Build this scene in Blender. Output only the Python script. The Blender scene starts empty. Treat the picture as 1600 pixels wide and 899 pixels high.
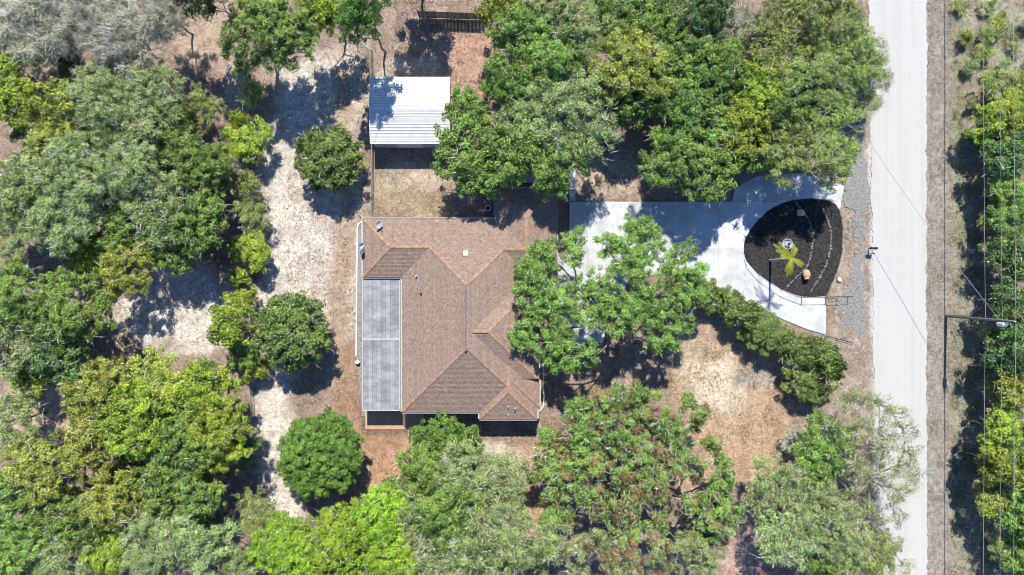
import bpy, bmesh, math, random
import numpy as np
from mathutils import Vector, Matrix, noise as mnoise

# ------------------------------------------------------------------ camera, sky, sun, exposure
sc = bpy.context.scene
COL = sc.collection
HC = 75.0                    # camera height above the ground
PPM = 1067.0 / HC            # photograph pixels per metre on the ground
cam_d = bpy.data.cameras.new('camera'); cam = bpy.data.objects.new('camera', cam_d); COL.objects.link(cam)
cam.location = (0, 0, HC); cam.rotation_euler = (0, 0, 0)
cam_d.sensor_width = 36; cam_d.lens = 36 * 1067.0 / 1600.0
cam_d.clip_start = 0.5; cam_d.clip_end = 3000
sc.camera = cam
SUN_EL = math.radians(51.4)
SUN_DIR = Vector((0.018 * math.cos(SUN_EL), math.cos(SUN_EL), math.sin(SUN_EL))).normalized()   # towards the sun
w = bpy.data.worlds.new('World'); sc.world = w; w.use_nodes = True
nt = w.node_tree; nt.nodes.clear()
sky = nt.nodes.new('ShaderNodeTexSky'); sky.sky_type = 'NISHITA'; sky.sun_disc = False
sky.sun_elevation = SUN_EL; sky.sun_rotation = math.radians(1.0)
sky.ozone_density = 10.0; sky.dust_density = 0.0; sky.air_density = 1.0
bg = nt.nodes.new('ShaderNodeBackground'); bg.inputs['Strength'].default_value = 0.13
wo = nt.nodes.new('ShaderNodeOutputWorld')
nt.links.new(sky.outputs[0], bg.inputs[0]); nt.links.new(bg.outputs[0], wo.inputs[0])
sun_d = bpy.data.lights.new('sun', 'SUN'); sun = bpy.data.objects.new('sun', sun_d); COL.objects.link(sun)
sun_d.energy = 5.0; sun_d.angle = math.radians(0.53); sun_d.color = (1.0, 0.95, 0.85)
sun.rotation_euler = (-SUN_DIR).to_track_quat('-Z', 'Y').to_euler(); sun.location = (0, 40, 60)
sc.view_settings.view_transform = 'Standard'; sc.view_settings.look = 'None'
sc.view_settings.gamma = 1.0; sc.view_settings.exposure = 0.80
sc.render.engine = 'CYCLES'
sc.cycles.filter_width = 0.85; sc.cycles.max_bounces = 6; sc.cycles.transparent_max_bounces = 4

# ------------------------------------------------------------------ helpers
def P(px, py, h=0.0):
    """photograph pixel -> world x, y for a point at height h (the camera looks straight down)"""
    k = (HC - h) / HC / PPM
    return ((px - 800.0) * k, (449.5 - py) * k)
def P3(px, py, h=0.0):
    x, y = P(px, py, h); return Vector((x, y, h))
def tag(o, label=None, cat=None, group=None, kind=None):
    if label: o['label'] = label
    if cat: o['category'] = cat
    if group: o['group'] = group
    if kind: o['kind'] = kind
    return o
def empty(name, loc, label=None, cat=None, group=None, rz=0.0):
    o = bpy.data.objects.new(name, None); COL.objects.link(o)
    o.location = loc; o.rotation_euler = (0, 0, rz); o.empty_display_size = 0.3
    return tag(o, label, cat, group)
def link(name, me, parent=None, mat=None):
    o = bpy.data.objects.new(name, me); COL.objects.link(o)
    if mat is not None and not me.materials: me.materials.append(mat)
    if parent: o.parent = parent
    return o
def fast_mesh(name, V, F, mat=None, rnd=None):
    """V (n,3) and F (m,k) arrays -> mesh; rnd = one value per face"""
    V = np.asarray(V, dtype=np.float32); F = np.asarray(F, dtype=np.int32)
    me = bpy.data.meshes.new(name)
    m, k = F.shape
    me.vertices.add(len(V)); me.vertices.foreach_set('co', V.ravel())
    me.loops.add(m * k); me.loops.foreach_set('vertex_index', F.ravel())
    me.polygons.add(m); me.polygons.foreach_set('loop_start', np.arange(0, m * k, k, dtype=np.int32))
    me.update(calc_edges=True)
    if rnd is not None:
        a = me.attributes.new('rnd', 'FLOAT', 'FACE'); a.data.foreach_set('value', np.asarray(rnd, dtype=np.float32))
    if mat: me.materials.append(mat)
    return me
class MB:
    """collects shapes, then builds ONE mesh"""
    def __init__(s): s.v = []; s.f = []; s.r = []
    def add(s, vs, fs, r=0.5):
        b = len(s.v); s.v += [tuple(v) for v in vs]; s.f += [tuple(i + b for i in f) for f in fs]; s.r += [r] * len(fs)
    def box(s, x0, x1, y0, y1, z0, z1, r=0.5):
        s.add([(x0,y0,z0),(x1,y0,z0),(x1,y1,z0),(x0,y1,z0),(x0,y0,z1),(x1,y0,z1),(x1,y1,z1),(x0,y1,z1)],
              [(3,2,1,0),(4,5,6,7),(0,1,5,4),(1,2,6,5),(2,3,7,6),(3,0,4,7)], r)
    def bar(s, a, b, wd, ht, r=0.5):
        """rectangular bar from a to b"""
        a = Vector(a); b = Vector(b); d = (b - a).normalized()
        up = Vector((0,0,1)) if abs(d.z) < 0.95 else Vector((1,0,0))
        sx = d.cross(up).normalized() * wd / 2; sz = sx.cross(d).normalized() * ht / 2
        vs = [a-sx-sz, a+sx-sz, a+sx+sz, a-sx+sz, b-sx-sz, b+sx-sz, b+sx+sz, b-sx+sz]
        s.add(vs, [(3,2,1,0),(4,5,6,7),(0,1,5,4),(1,2,6,5),(2,3,7,6),(3,0,4,7)], r)
    def tube(s, pts, rad, n=6, cap=True, r=0.5):
        pts = [Vector(p) for p in pts]
        if not hasattr(rad, '__len__'): rad = [rad] * len(pts)
        vs = []; fs = []; side = None
        for i, p in enumerate(pts):
            d = (pts[min(i+1, len(pts)-1)] - pts[max(i-1, 0)]).normalized()
            if side is None: side = d.orthogonal().normalized()
            side = (side - d * side.dot(d)).normalized(); o2 = d.cross(side)
            for k in range(n):
                a = 2 * math.pi * k / n
                vs.append(p + (side * math.cos(a) + o2 * math.sin(a)) * rad[i])
        for i in range(len(pts)-1):
            for k in range(n):
                k2 = (k+1) % n
                fs.append((i*n+k, i*n+k2, (i+1)*n+k2, (i+1)*n+k))
        if cap: fs.append(tuple(range(n-1,-1,-1))); fs.append(tuple((len(pts)-1)*n+k for k in range(n)))
        s.add(vs, fs, r)
    def lathe(s, prof, n=20, c=(0,0,0), M=None, r=0.5):
        """profile of (radius, z) turned about z"""
        vs = []; fs = []
        for (q, z) in prof:
            for k in range(n):
                a = 2*math.pi*k/n; v = Vector((q*math.cos(a), q*math.sin(a), z))
                if M is not None: v = M @ v
                vs.append(v + Vector(c))
        for i in range(len(prof)-1):
            for k in range(n):
                k2 = (k+1) % n; fs.append((i*n+k, i*n+k2, (i+1)*n+k2, (i+1)*n+k))
        if prof[0][0] > 1e-4: fs.append(tuple(range(n-1,-1,-1)))
        if prof[-1][0] > 1e-4: fs.append(tuple((len(prof)-1)*n+k for k in range(n)))
        s.add(vs, fs, r)
    def mesh(s, name, mat=None, smooth=False):
        me = bpy.data.meshes.new(name); me.from_pydata(s.v, [], s.f); me.update()
        a = me.attributes.new('rnd', 'FLOAT', 'FACE'); a.data.foreach_set('value', s.r)
        if mat: me.materials.append(mat)
        if smooth: me.polygons.foreach_set('use_smooth', [True]*len(me.polygons))
        return me
    def build(s, name, mat, parent=None, smooth=False):
        return link(name, s.mesh(name, mat, smooth), parent)

# ------------------------------------------------------------------ materials
def N(t, typ, **kw):
    n = t.nodes.new(typ)
    for k, v in kw.items():
        if k in n.inputs.keys(): n.inputs[k].default_value = v
        else: setattr(n, k, v)
    return n
def ramp(t, stops):
    r = t.nodes.new('ShaderNodeValToRGB'); e = r.color_ramp.elements
    e[0].position = stops[0][0]; e[0].color = (*stops[0][1], 1)
    e[1].position = stops[-1][0]; e[1].color = (*stops[-1][1], 1)
    for p, c in stops[1:-1]:
        q = e.new(p); q.color = (*c, 1)
    return r
def base_mat(name, rough=0.7, spec=0.3, metal=0.0):
    m = bpy.data.materials.new(name); m.use_nodes = True; t = m.node_tree
    b = t.nodes['Principled BSDF']; b.inputs['Roughness'].default_value = rough
    b.inputs['Specular IOR Level'].default_value = spec; b.inputs['Metallic'].default_value = metal
    return m, t, b
def noisy(name, c0, c1, scale=4.0, detail=8.0, rough=0.75, spec=0.25, metal=0.0, bump=0.2, bscale=None, lo=0.3, hi=0.7, use_rnd=0.0, dist=0.02, stretch=None):
    """two-tone noise material with bump; use_rnd lets the per-piece value shift the tone"""
    m, t, b = base_mat(name, rough, spec, metal)
    tc = N(t, 'ShaderNodeTexCoord'); co = tc.outputs['Object']
    if stretch:
        mp = N(t, 'ShaderNodeMapping'); mp.inputs['Scale'].default_value = stretch
        t.links.new(co, mp.inputs[0]); co = mp.outputs[0]
    n = N(t, 'ShaderNodeTexNoise', Scale=scale, Detail=detail, Roughness=0.62); t.links.new(co, n.inputs['Vector'])
    fac = n.outputs[0]
    if use_rnd:
        at = N(t, 'ShaderNodeAttribute', attribute_name='rnd')
        ma = N(t, 'ShaderNodeMath', operation='MULTIPLY_ADD'); t.links.new(at.outputs['Fac'], ma.inputs[0]); ma.inputs[1].default_value = use_rnd
        sb = N(t, 'ShaderNodeMath', operation='SUBTRACT'); t.links.new(fac, sb.inputs[0]); sb.inputs[1].default_value = use_rnd * 0.5
        t.links.new(sb.outputs[0], ma.inputs[2]); fac = ma.outputs[0]
    r = ramp(t, [(lo, c0), (hi, c1)]); t.links.new(fac, r.inputs[0]); t.links.new(r.outputs[0], b.inputs['Base Color'])
    if bump:
        n2 = N(t, 'ShaderNodeTexNoise', Scale=bscale or scale*4, Detail=6.0); t.links.new(co, n2.inputs['Vector'])
        bp = N(t, 'ShaderNodeBump', Strength=bump, Distance=dist); t.links.new(n2.outputs[0], bp.inputs['Height'])
        t.links.new(bp.outputs[0], b.inputs['Normal'])
    return m
def leaf_mat(name, stops, trans=0.24, spec=0.3, rough=0.5):
    m, t, b = base_mat(name, rough, spec)
    at = N(t, 'ShaderNodeAttribute', attribute_name='rnd')
    oi = N(t, 'ShaderNodeObjectInfo')
    r = ramp(t, stops); t.links.new(at.outputs['Fac'], r.inputs[0])
    hs = N(t, 'ShaderNodeHueSaturation')
    for out, (a, bb) in (('Hue', (0.494, 0.516)), ('Value', (0.86, 1.14))):
        mr = N(t, 'ShaderNodeMapRange'); mr.inputs['To Min'].default_value = a; mr.inputs['To Max'].default_value = bb
        t.links.new(oi.outputs['Random'], mr.inputs['Value']); t.links.new(mr.outputs[0], hs.inputs[out])
    t.links.new(r.outputs[0], hs.inputs['Color']); t.links.new(hs.outputs[0], b.inputs['Base Color'])
    tr = N(t, 'ShaderNodeBsdfTranslucent'); t.links.new(hs.outputs[0], tr.inputs['Color'])
    mx = N(t, 'ShaderNodeMixShader'); mx.inputs[0].default_value = trans
    t.links.new(b.outputs[0], mx.inputs[1]); t.links.new(tr.outputs[0], mx.inputs[2])
    t.links.new(mx.outputs[0], t.nodes['Material Output'].inputs[0])
    return m

M_bark = noisy('bark', (.10,.085,.07), (.33,.29,.25), 6, 8, 0.9, 0.1, bump=0.5, dist=0.03)
M_twig = noisy('dead_twig', (.42,.40,.36), (.66,.63,.58), 9, 4, 0.9, 0.1, bump=0)
M_conc = noisy('driveway_concrete', (.34,.352,.36), (.47,.485,.495), 0.55, 10, 0.85, 0.2, bump=0.12, bscale=30, dist=0.01, lo=.35, hi=.6, use_rnd=0.12)
M_conc_old = noisy('weathered_concrete', (.38,.36,.33), (.55,.53,.5), 1.2, 9, 0.85, 0.2, bump=0.15, bscale=30, dist=0.01)
M_mulch = noisy('black_mulch', (.010,.009,.009), (.075,.068,.064), 4.5, 11, 0.9, 0.2, bump=1.0, bscale=16, lo=.4, hi=.72, dist=0.06)
M_stone = noisy('pale_stone', (.22,.19,.155), (.42,.38,.32), 8, 6, 0.85, 0.2, bump=0.3, use_rnd=0.5)
M_black = noisy('black_metal', (.012,.012,.013), (.03,.03,.032), 20, 3, 0.45, 0.5, bump=0)
M_galv = noisy('galvanised_steel', (.22,.22,.22), (.36,.36,.36), 12, 4, 0.55, 0.5, metal=0.4, bump=0)
M_white = noisy('white_paint', (.55,.55,.53), (.68,.68,.67), 3, 6, 0.5, 0.4, bump=0.04)
M_gutter = noisy('gutter_aluminium', (.30,.29,.275), (.40,.39,.37), 2.5, 5, 0.55, 0.4, bump=0)
M_stucco = noisy('stucco_wall', (.50,.42,.33), (.6,.52,.43), 3, 8, 0.9, 0.15, bump=0.3, bscale=60)
M_shingle = noisy('roof_shingle', (.137,.098,.075), (.298,.219,.174), 9, 6, 0.92, 0.12, bump=0.3, bscale=40, lo=.15, hi=.85, use_rnd=1.0, dist=0.012)
M_ridge = noisy('ridge_cap_shingle', (.24,.145,.09), (.325,.21,.14), 3.0, 6, 0.92, 0.12, bump=0.4, bscale=40, use_rnd=0.6, dist=0.012)
M_deck = noisy('roof_deck', (.12,.09,.075), (.17,.13,.11), 3, 3, 0.95, 0.1, bump=0)
M_pan = noisy('aluminium_roof_panel', (.13,.132,.134), (.29,.29,.29), 0.55, 9, 0.55, 0.3, metal=0.0, bump=0.05, lo=.32, hi=.68, use_rnd=0.10, stretch=(1.2, 2.2, 1))
M_shed = noisy('shed_steel', (.40,.40,.395), (.50,.50,.49), 1.5, 6, 0.42, 0.45, bump=0.02)
M_wood = noisy('weathered_wood', (.14,.12,.10), (.30,.26,.22), 5, 8, 0.9, 0.1, bump=0.4, use_rnd=0.5)
M_pole = noisy('creosoted_pole', (.12,.11,.095), (.26,.24,.20), 4, 8, 0.9, 0.1, bump=0.4)
M_wire = noisy('weathered_wire', (.20,.20,.20), (.30,.30,.30), 1, 2, 0.6, 0.4, bump=0)
M_wireblk = noisy('insulated_wire', (.10,.10,.10), (.16,.16,.16), 1, 2, 0.6, 0.3, bump=0)
M_dish = noisy('dish_grey', (.42,.44,.47), (.55,.57,.6), 3, 3, 0.4, 0.4, bump=0)
M_dishdark = noisy('dish_blue_grey', (.07,.10,.15), (.11,.15,.21), 3, 3, 0.4, 0.4, bump=0)
M_patio = noisy('salmon_patio', (.38,.225,.145), (.50,.33,.22), 2, 7, 0.85, 0.2, bump=0.15, use_rnd=0.3)
M_terra = noisy('terracotta', (.33,.20,.12), (.48,.33,.21), 3, 7, 0.8, 0.2, bump=0.2)
M_tan = noisy('tan_rock', (.34,.27,.15), (.58,.49,.31), 4, 8, 0.9, 0.15, bump=0.6)
M_greymetal = noisy('grey_metal', (.22,.24,.27), (.40,.42,.45), 5, 5, 0.45, 0.5, metal=0.2, bump=0)

GRN = {}
def sp_mat(k, d, l, **kw):
    l = (min(.55, l[0]*1.68), min(.55, l[1]*1.56), l[2]*1.5)
    mid = tuple((a*0.55 + b*0.45) for a, b in zip(d, l))
    GRN[k] = leaf_mat('foliage_' + k, [(0.0, d), (0.5, mid), (1.0, l)], **kw)
sp_mat('green',  (.036,.068,.014), (.185,.300,.060))
sp_mat('bright', (.056,.104,.010), (.275,.400,.042))
sp_mat('vivid',  (.052,.120,.008), (.230,.405,.028))
sp_mat('lime',   (.066,.108,.012), (.315,.455,.070))
sp_mat('sage',   (.062,.098,.032), (.270,.365,.130))
sp_mat('grey',   (.105,.130,.072), (.350,.405,.225))
sp_mat('olive',  (.066,.096,.022), (.265,.340,.092))
sp_mat('dark',   (.020,.046,.016), (.105,.185,.055))
sp_mat('glossy', (.020,.042,.010), (.140,.200,.044), spec=0.35, rough=0.5, trans=0.15)
sp_mat('dense',  (.026,.064,.012), (.130,.235,.036), trans=0.2)
sp_mat('hedge',  (.032,.058,.012), (.170,.235,.058), spec=0.35)
sp_mat('red',    (.10,.04,.025), (.24,.10,.06))
sp_mat('palm',   (.16,.21,.012), (.33,.385,.035), trans=0.3)

# ------------------------------------------------------------------ numpy value noise (for the ground zones and ragged edges)
_rs = np.random.RandomState(5); _tab = _rs.rand(256, 256)
def vnoise(x, y, s):
    x = np.asarray(x) / s + 1000.3; y = np.asarray(y) / s + 1000.7
    xi = np.floor(x).astype(int); yi = np.floor(y).astype(int); fx = x - xi; fy = y - yi
    fx = fx*fx*(3-2*fx); fy = fy*fy*(3-2*fy)
    g = lambda a, b: _tab[a % 256, b % 256]
    return (g(xi,yi)*(1-fx)+g(xi+1,yi)*fx)*(1-fy) + (g(xi,yi+1)*(1-fx)+g(xi+1,yi+1)*fx)*fy
def fbm(x, y, s, o=4):
    t = 0; a = 0.5
    for i in range(o): t = t + a*vnoise(x + 31*i, y + 17*i, s/2**i); a *= 0.5
    return t / (1 - 0.5**o)

# ------------------------------------------------------------------ ground: one sheet to the horizon, its soils as two colour attributes
def axis(lim, fine, step):
    core = np.arange(-fine, fine + step/2, step)
    out = []; p = fine; s = step
    while p < lim: s *= 1.35; p += s; out.append(p)
    out = np.array(out); return np.concatenate([-out[::-1], core, out])
gx = axis(900, 62, 0.4); gy = axis(900, 38, 0.4)
GX, GY = np.meshgrid(gx, gy)
PXg = GX * PPM + 800; PYg = 449.5 - GY * PPM
nx, ny = len(gx), len(gy)
def seg_dist(px, py, pts):
    d = np.full(px.shape, 1e9)
    for (x0, y0), (x1, y1) in zip(pts[:-1], pts[1:]):
        dx, dy = x1-x0, y1-y0; t = np.clip(((px-x0)*dx + (py-y0)*dy)/(dx*dx+dy*dy), 0, 1)
        d = np.minimum(d, np.hypot(px-x0-t*dx, py-y0-t*dy))
    return d
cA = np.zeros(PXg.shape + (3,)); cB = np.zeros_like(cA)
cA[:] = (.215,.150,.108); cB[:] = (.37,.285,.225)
wob = (fbm(PXg, PYg, 40, 4) - 0.5)
def zone(wt, A, B):
    wt = np.clip(wt, 0, 1); wt = wt*wt*(3-2*wt)
    cA[:] = cA*(1-wt[...,None]) + np.array(A)*wt[...,None]
    cB[:] = cB*(1-wt[...,None]) + np.array(B)*wt[...,None]
def ell(cx, cy, rx, ry, soft=0.35): return (1 - np.hypot((PXg-cx)/rx, (PYg-cy)/ry) + wob*0.9) / soft
def lin(pts, hw, soft): return (hw - seg_dist(PXg, PYg, pts) + wob*hw*1.3) / soft
def rect(x0, x1, y0, y1, soft, wj=18):
    return (np.minimum(np.minimum(PXg-x0, x1-PXg), np.minimum(PYg-y0, y1-PYg)) + wob*wj) / soft
SAND_A, SAND_B = (.42,.345,.265), (.66,.585,.485)
zone(rect(405, 582, 60, 540, 36, 40), (.36,.285,.22), (.63,.545,.455))
zone(lin([(470,130),(440,240),(448,330),(455,400),(440,470)], 54, 30), (.42,.36,.295), (.70,.645,.56))
zone(lin([(430,590),(425,660),(440,740),(455,790)], 38, 24), (.46,.395,.32), (.75,.69,.595))
zone(lin([(535,120),(545,330),(530,460),(528,600)], 20, 18), (.31,.215,.15), (.46,.35,.26))
zone(lin([(550,560),(545,640),(560,690)], 30, 24), (.26,.15,.10), (.38,.25,.17))
zone(rect(520, 640, 665, 830, 28, 40), (.34,.18,.105), (.52,.335,.215))
zone(rect(620, 905, 680, 860, 28, 30), (.36,.205,.115), (.53,.36,.24))
zone(ell(780, 705, 40, 24), SAND_A, (.68,.6,.48))
zone(rect(690, 790, 40, 240, 18, 20), (.30,.165,.115), (.50,.33,.25))
zone(rect(582, 700, 80, 125, 18, 20), (.30,.24,.18), (.52,.45,.36))
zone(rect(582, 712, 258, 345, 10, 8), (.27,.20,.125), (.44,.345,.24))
zone(ell(640, 275, 70, 26), (.36,.285,.2), (.55,.46,.355))
zone(rect(1030, 1250, 480, 790, 40, 50), (.36,.24,.145), (.52,.385,.255))
zone(ell(1075, 540, 60, 60), (.36,.27,.18), (.60,.475,.345))
zone(ell(1125, 600, 55, 60), (.43,.345,.235), (.69,.595,.45))
zone(ell(1190, 590, 45, 22), (.24,.2,.165), (.42,.36,.3))
zone(ell(1090, 720, 110, 50), (.38,.235,.135), (.55,.39,.25))
zone(ell(1170, 860, 60, 60), (.32,.21,.15), (.52,.38,.29))
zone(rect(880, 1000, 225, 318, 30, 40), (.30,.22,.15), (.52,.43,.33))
zone(ell(280, 480, 115, 85), (.46,.39,.33), (.76,.69,.62))
zone(ell(60, 640, 60, 60), (.36,.25,.17), (.56,.43,.32))
zone(ell(330, 60, 60, 70), (.33,.23,.16), (.52,.4,.3))
zone(lin([(365,100),(370,240),(385,330)], 20, 18), (.40,.31,.24), (.62,.53,.44))
zone(rect(1290, 1368, 180, 720, 14, 14), (.25,.195,.15), (.42,.345,.275))
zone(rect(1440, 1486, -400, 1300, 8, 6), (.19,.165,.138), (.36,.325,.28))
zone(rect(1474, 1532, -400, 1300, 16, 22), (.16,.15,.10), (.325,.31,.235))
zone(ell(1560, 60, 70, 75), (.20,.19,.11), (.40,.37,.28))
zone(lin([(1503,-50),(1500,300),(1512,600),(1495,900)], 6, 8), (.15,.16,.06), (.30,.285,.16))
zone(lin([(1366,-60),(1362,300),(1368,560),(1372,960)], 9, 9), (.42,.40,.36), (.64,.62,.57))
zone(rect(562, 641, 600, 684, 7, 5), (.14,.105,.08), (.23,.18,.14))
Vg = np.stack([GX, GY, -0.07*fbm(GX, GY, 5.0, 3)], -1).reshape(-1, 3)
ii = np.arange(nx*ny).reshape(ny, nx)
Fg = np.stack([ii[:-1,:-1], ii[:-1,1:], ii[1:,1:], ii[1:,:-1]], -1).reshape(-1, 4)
def ground_mat():
    m, t, b = base_mat('forest_soil', 0.95, 0.1)
    tc = N(t, 'ShaderNodeTexCoord')
    a = N(t, 'ShaderNodeAttribute', attribute_name='soil_a'); c = N(t, 'ShaderNodeAttribute', attribute_name='soil_b')
    n1 = N(t, 'ShaderNodeTexNoise', Scale=1.6, Detail=12.0, Roughness=0.76, Distortion=1.2); t.links.new(tc.outputs['Object'], n1.inputs['Vector'])
    r1 = ramp(t, [(.41,(0,0,0)),(.57,(1,1,1))]); t.links.new(n1.outputs[0], r1.inputs[0])
    mx = N(t, 'ShaderNodeMix', data_type='RGBA'); t.links.new(r1.outputs[0], mx.inputs[0])
    t.links.new(a.outputs['Color'], mx.inputs[6]); t.links.new(c.outputs['Color'], mx.inputs[7])
    n2 = N(t, 'ShaderNodeTexNoise', Scale=9.0, Detail=8.0, Roughness=0.7); t.links.new(tc.outputs['Object'], n2.inputs['Vector'])
    r2 = ramp(t, [(.30,(.42,.40,.38)),(.52,(1,1,1)),(.75,(1.25,1.22,1.2))]); t.links.new(n2.outputs[0], r2.inputs[0])
    m2 = N(t, 'ShaderNodeMix', data_type='RGBA', blend_type='MULTIPLY'); m2.inputs[0].default_value = 1.0
    t.links.new(mx.outputs[2], m2.inputs[6]); t.links.new(r2.outputs[0], m2.inputs[7])
    gm_ = N(t, 'ShaderNodeMix', data_type='RGBA', blend_type='MULTIPLY'); gm_.inputs[0].default_value = 1.0; n3 = N(t, 'ShaderNodeTexNoise', Scale=0.42, Detail=6.0, Roughness=0.65); t.links.new(tc.outputs['Object'], n3.inputs['Vector']); r3 = ramp(t, [(.30,(.62,.61,.60)),(.50,(.80,.81,.83)),(.70,(.97,.98,1.0))]); t.links.new(n3.outputs[0], r3.inputs[0]); t.links.new(r3.outputs[0], gm_.inputs[7])
    t.links.new(m2.outputs[2], gm_.inputs[6]); t.links.new(gm_.outputs[2], b.inputs['Base Color'])
    bp = N(t, 'ShaderNodeBump', Strength=0.9, Distance=0.12); t.links.new(n1.outputs[0], bp.inputs['Height']); t.links.new(bp.outputs[0], b.inputs['Normal'])
    return m
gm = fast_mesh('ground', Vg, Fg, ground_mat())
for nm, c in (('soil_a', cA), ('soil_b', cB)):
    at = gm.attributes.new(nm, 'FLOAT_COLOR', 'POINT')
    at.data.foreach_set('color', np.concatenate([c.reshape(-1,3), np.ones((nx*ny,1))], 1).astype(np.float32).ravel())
ground = tag(link('ground', gm), kind='structure')

# ------------------------------------------------------------------ flat sheets: road, gravel, mulch, driveway
def sheet(name, pts, z, mat, ragged=0.0, step=0.25, thick=0.0, seed=0, parent=None, kind='structure'):
    """outline in world metres -> filled sheet, edge broken up by noise"""
    out = []
    n = len(pts)
    for i in range(n):
        a = Vector(pts[i]).to_2d() if len(pts[i]) == 3 else Vector(pts[i]); b = Vector(pts[(i+1)%n]).to_2d() if len(pts[i]) == 3 else Vector(pts[(i+1)%n])
        L = (b-a).length; k = max(1, int(L/step)) if ragged else 1
        nrm = Vector((-(b-a).y, (b-a).x)).normalized()
        for j in range(k):
            p = a.lerp(b, j/k)
            if ragged: p = p + nrm * ragged * (mnoise.noise(Vector((p.x*0.7, p.y*0.7, seed))) + 0.8*mnoise.noise(Vector((p.x*2.9, p.y*2.9, seed+7))))
            out.append(p)
    bm = bmesh.new(); vs = [bm.verts.new((p.x, p.y, z)) for p in out]
    f = bm.faces.new(vs); f.normal_update()
    if f.normal.z < 0: f.normal_flip()
    if thick:
        r = bmesh.ops.extrude_face_region(bm, geom=[f])
        for v in r['geom']:
            if isinstance(v, bmesh.types.BMVert): v.co.z -= thick
        bmesh.ops.recalc_face_normals(bm, faces=bm.faces)
    bmesh.ops.triangulate(bm, faces=[q for q in bm.faces if len(q.verts) > 4])
    me = bpy.data.meshes.new(name); bm.to_mesh(me); bm.free()
    o = link(name, me, parent, mat)
    if kind: o['kind'] = kind
    return o
def road_mat():
    m, t, b = base_mat('limerock_road', 0.95, 0.1)
    tc = N(t, 'ShaderNodeTexCoord'); mp = N(t, 'ShaderNodeMapping'); mp.inputs['Scale'].default_value = (1.6, 0.04, 1)
    t.links.new(tc.outputs['Object'], mp.inputs[0])
    n1 = N(t, 'ShaderNodeTexNoise', Scale=1.3, Detail=6.0, Roughness=0.6); t.links.new(mp.outputs[0], n1.inputs['Vector'])
    n2 = N(t, 'ShaderNodeTexNoise', Scale=1.1, Detail=10.0, Roughness=0.7); t.links.new(tc.outputs['Object'], n2.inputs['Vector'])
    ad = N(t, 'ShaderNodeMath', operation='MULTIPLY_ADD'); t.links.new(n1.outputs[0], ad.inputs[0]); ad.inputs[1].default_value = 0.6
    ml = N(t, 'ShaderNodeMath', operation='MULTIPLY'); t.links.new(n2.outputs[0], ml.inputs[0]); ml.inputs[1].default_value = 0.4
    t.links.new(ml.outputs[0], ad.inputs[2])
    r = ramp(t, [(.30,(.34,.333,.315)),(.5,(.375,.37,.354)),(.68,(.395,.391,.378))]); t.links.new(ad.outputs[0], r.inputs[0]); t.links.new(r.outputs[0], b.inputs['Base Color'])
    n3 = N(t, 'ShaderNodeTexNoise', Scale=14.0, Detail=8.0); t.links.new(tc.outputs['Object'], n3.inputs['Vector'])
    bp = N(t, 'ShaderNodeBump', Strength=0.3, Distance=0.03); t.links.new(n3.outputs[0], bp.inputs['Height']); t.links.new(bp.outputs[0], b.inputs['Normal'])
    return m
M_road = road_mat()
road_pts = [P(1362,-1500), P(1447,-1500), P(1448,0), P(1447,450), P(1449,899), P(1452,2400), P(1374,2400), P(1372,899), P(1365,600), P(1362,300), P(1357,0)]
sheet('road', road_pts, 0.02, M_road, ragged=0.22, step=0.22, seed=3)
M_gravel = noisy('grey_gravel', (.135,.132,.128), (.265,.26,.252), 5, 10, 0.9, 0.2, bump=0.8, bscale=18, lo=.36, hi=.66, dist=0.05)
sheet('gravel_apron', [P(*q) for q in [(1322,205),(1348,195),(1356,230),(1357,300),(1353,370),(1350,420),(1352,470),(1358,515),(1338,528),(1318,508),(1312,470),(1330,430),(1340,380),(1332,330),(1312,306),(1316,280),(1330,250)]], 0.008, M_gravel, ragged=0.8, step=0.2, seed=9)
M_gravel2 = noisy('dull_gravel', (.13,.125,.12), (.30,.295,.285), 6, 10, 0.9, 0.2, bump=0.8, bscale=20, lo=.36, hi=.66, dist=0.04)
sheet('gravel_strip', [P(*q) for q in [(559,352),(566,344),(580,344),(580,650),(566,650),(563,610),(557,560)]], 0.008, M_gravel2, ragged=0.06, step=0.3, seed=2)
# driveway, cut into slabs along its joints
drive_out = [(889,315),(1143,315),(1147,300),(1160,287),(1180,277),(1210,272),(1255,271),(1290,278),(1319,291),(1316,304),(1303,380),(1290,455),(1290,523),(1262,515),(1225,500),(1180,478),(1130,452),(1085,432),(1035,425),(985,440),(955,475),(942,536),(860,536),(860,405),(889,398)]
drive = empty('driveway', (0,0,0)); drive['kind'] = 'structure'
def polyclip(poly, a, b, c):
    out = []; n = len(poly)
    for i in range(n):
        p, q = poly[i], poly[(i+1)%n]; fp = a*p[0]+b*p[1]+c; fq = a*q[0]+b*q[1]+c
        if fp >= 0: out.append(p)
        if (fp > 0 and fq < 0) or (fp < 0 and fq > 0):
            t = fp/(fp-fq); out.append((p[0]+(q[0]-p[0])*t, p[1]+(q[1]-p[1])*t))
    return out
def poly_area(p): return 0.5*sum(p[i][0]*p[(i+1)%len(p)][1]-p[(i+1)%len(p)][0]*p[i][1] for i in range(len(p)))
xs = [855, 918, 982, 1052, 1122, 1192, 1256, 1325]; ys = [265, 315.5, 389, 463, 540]
random.seed(4)
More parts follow.
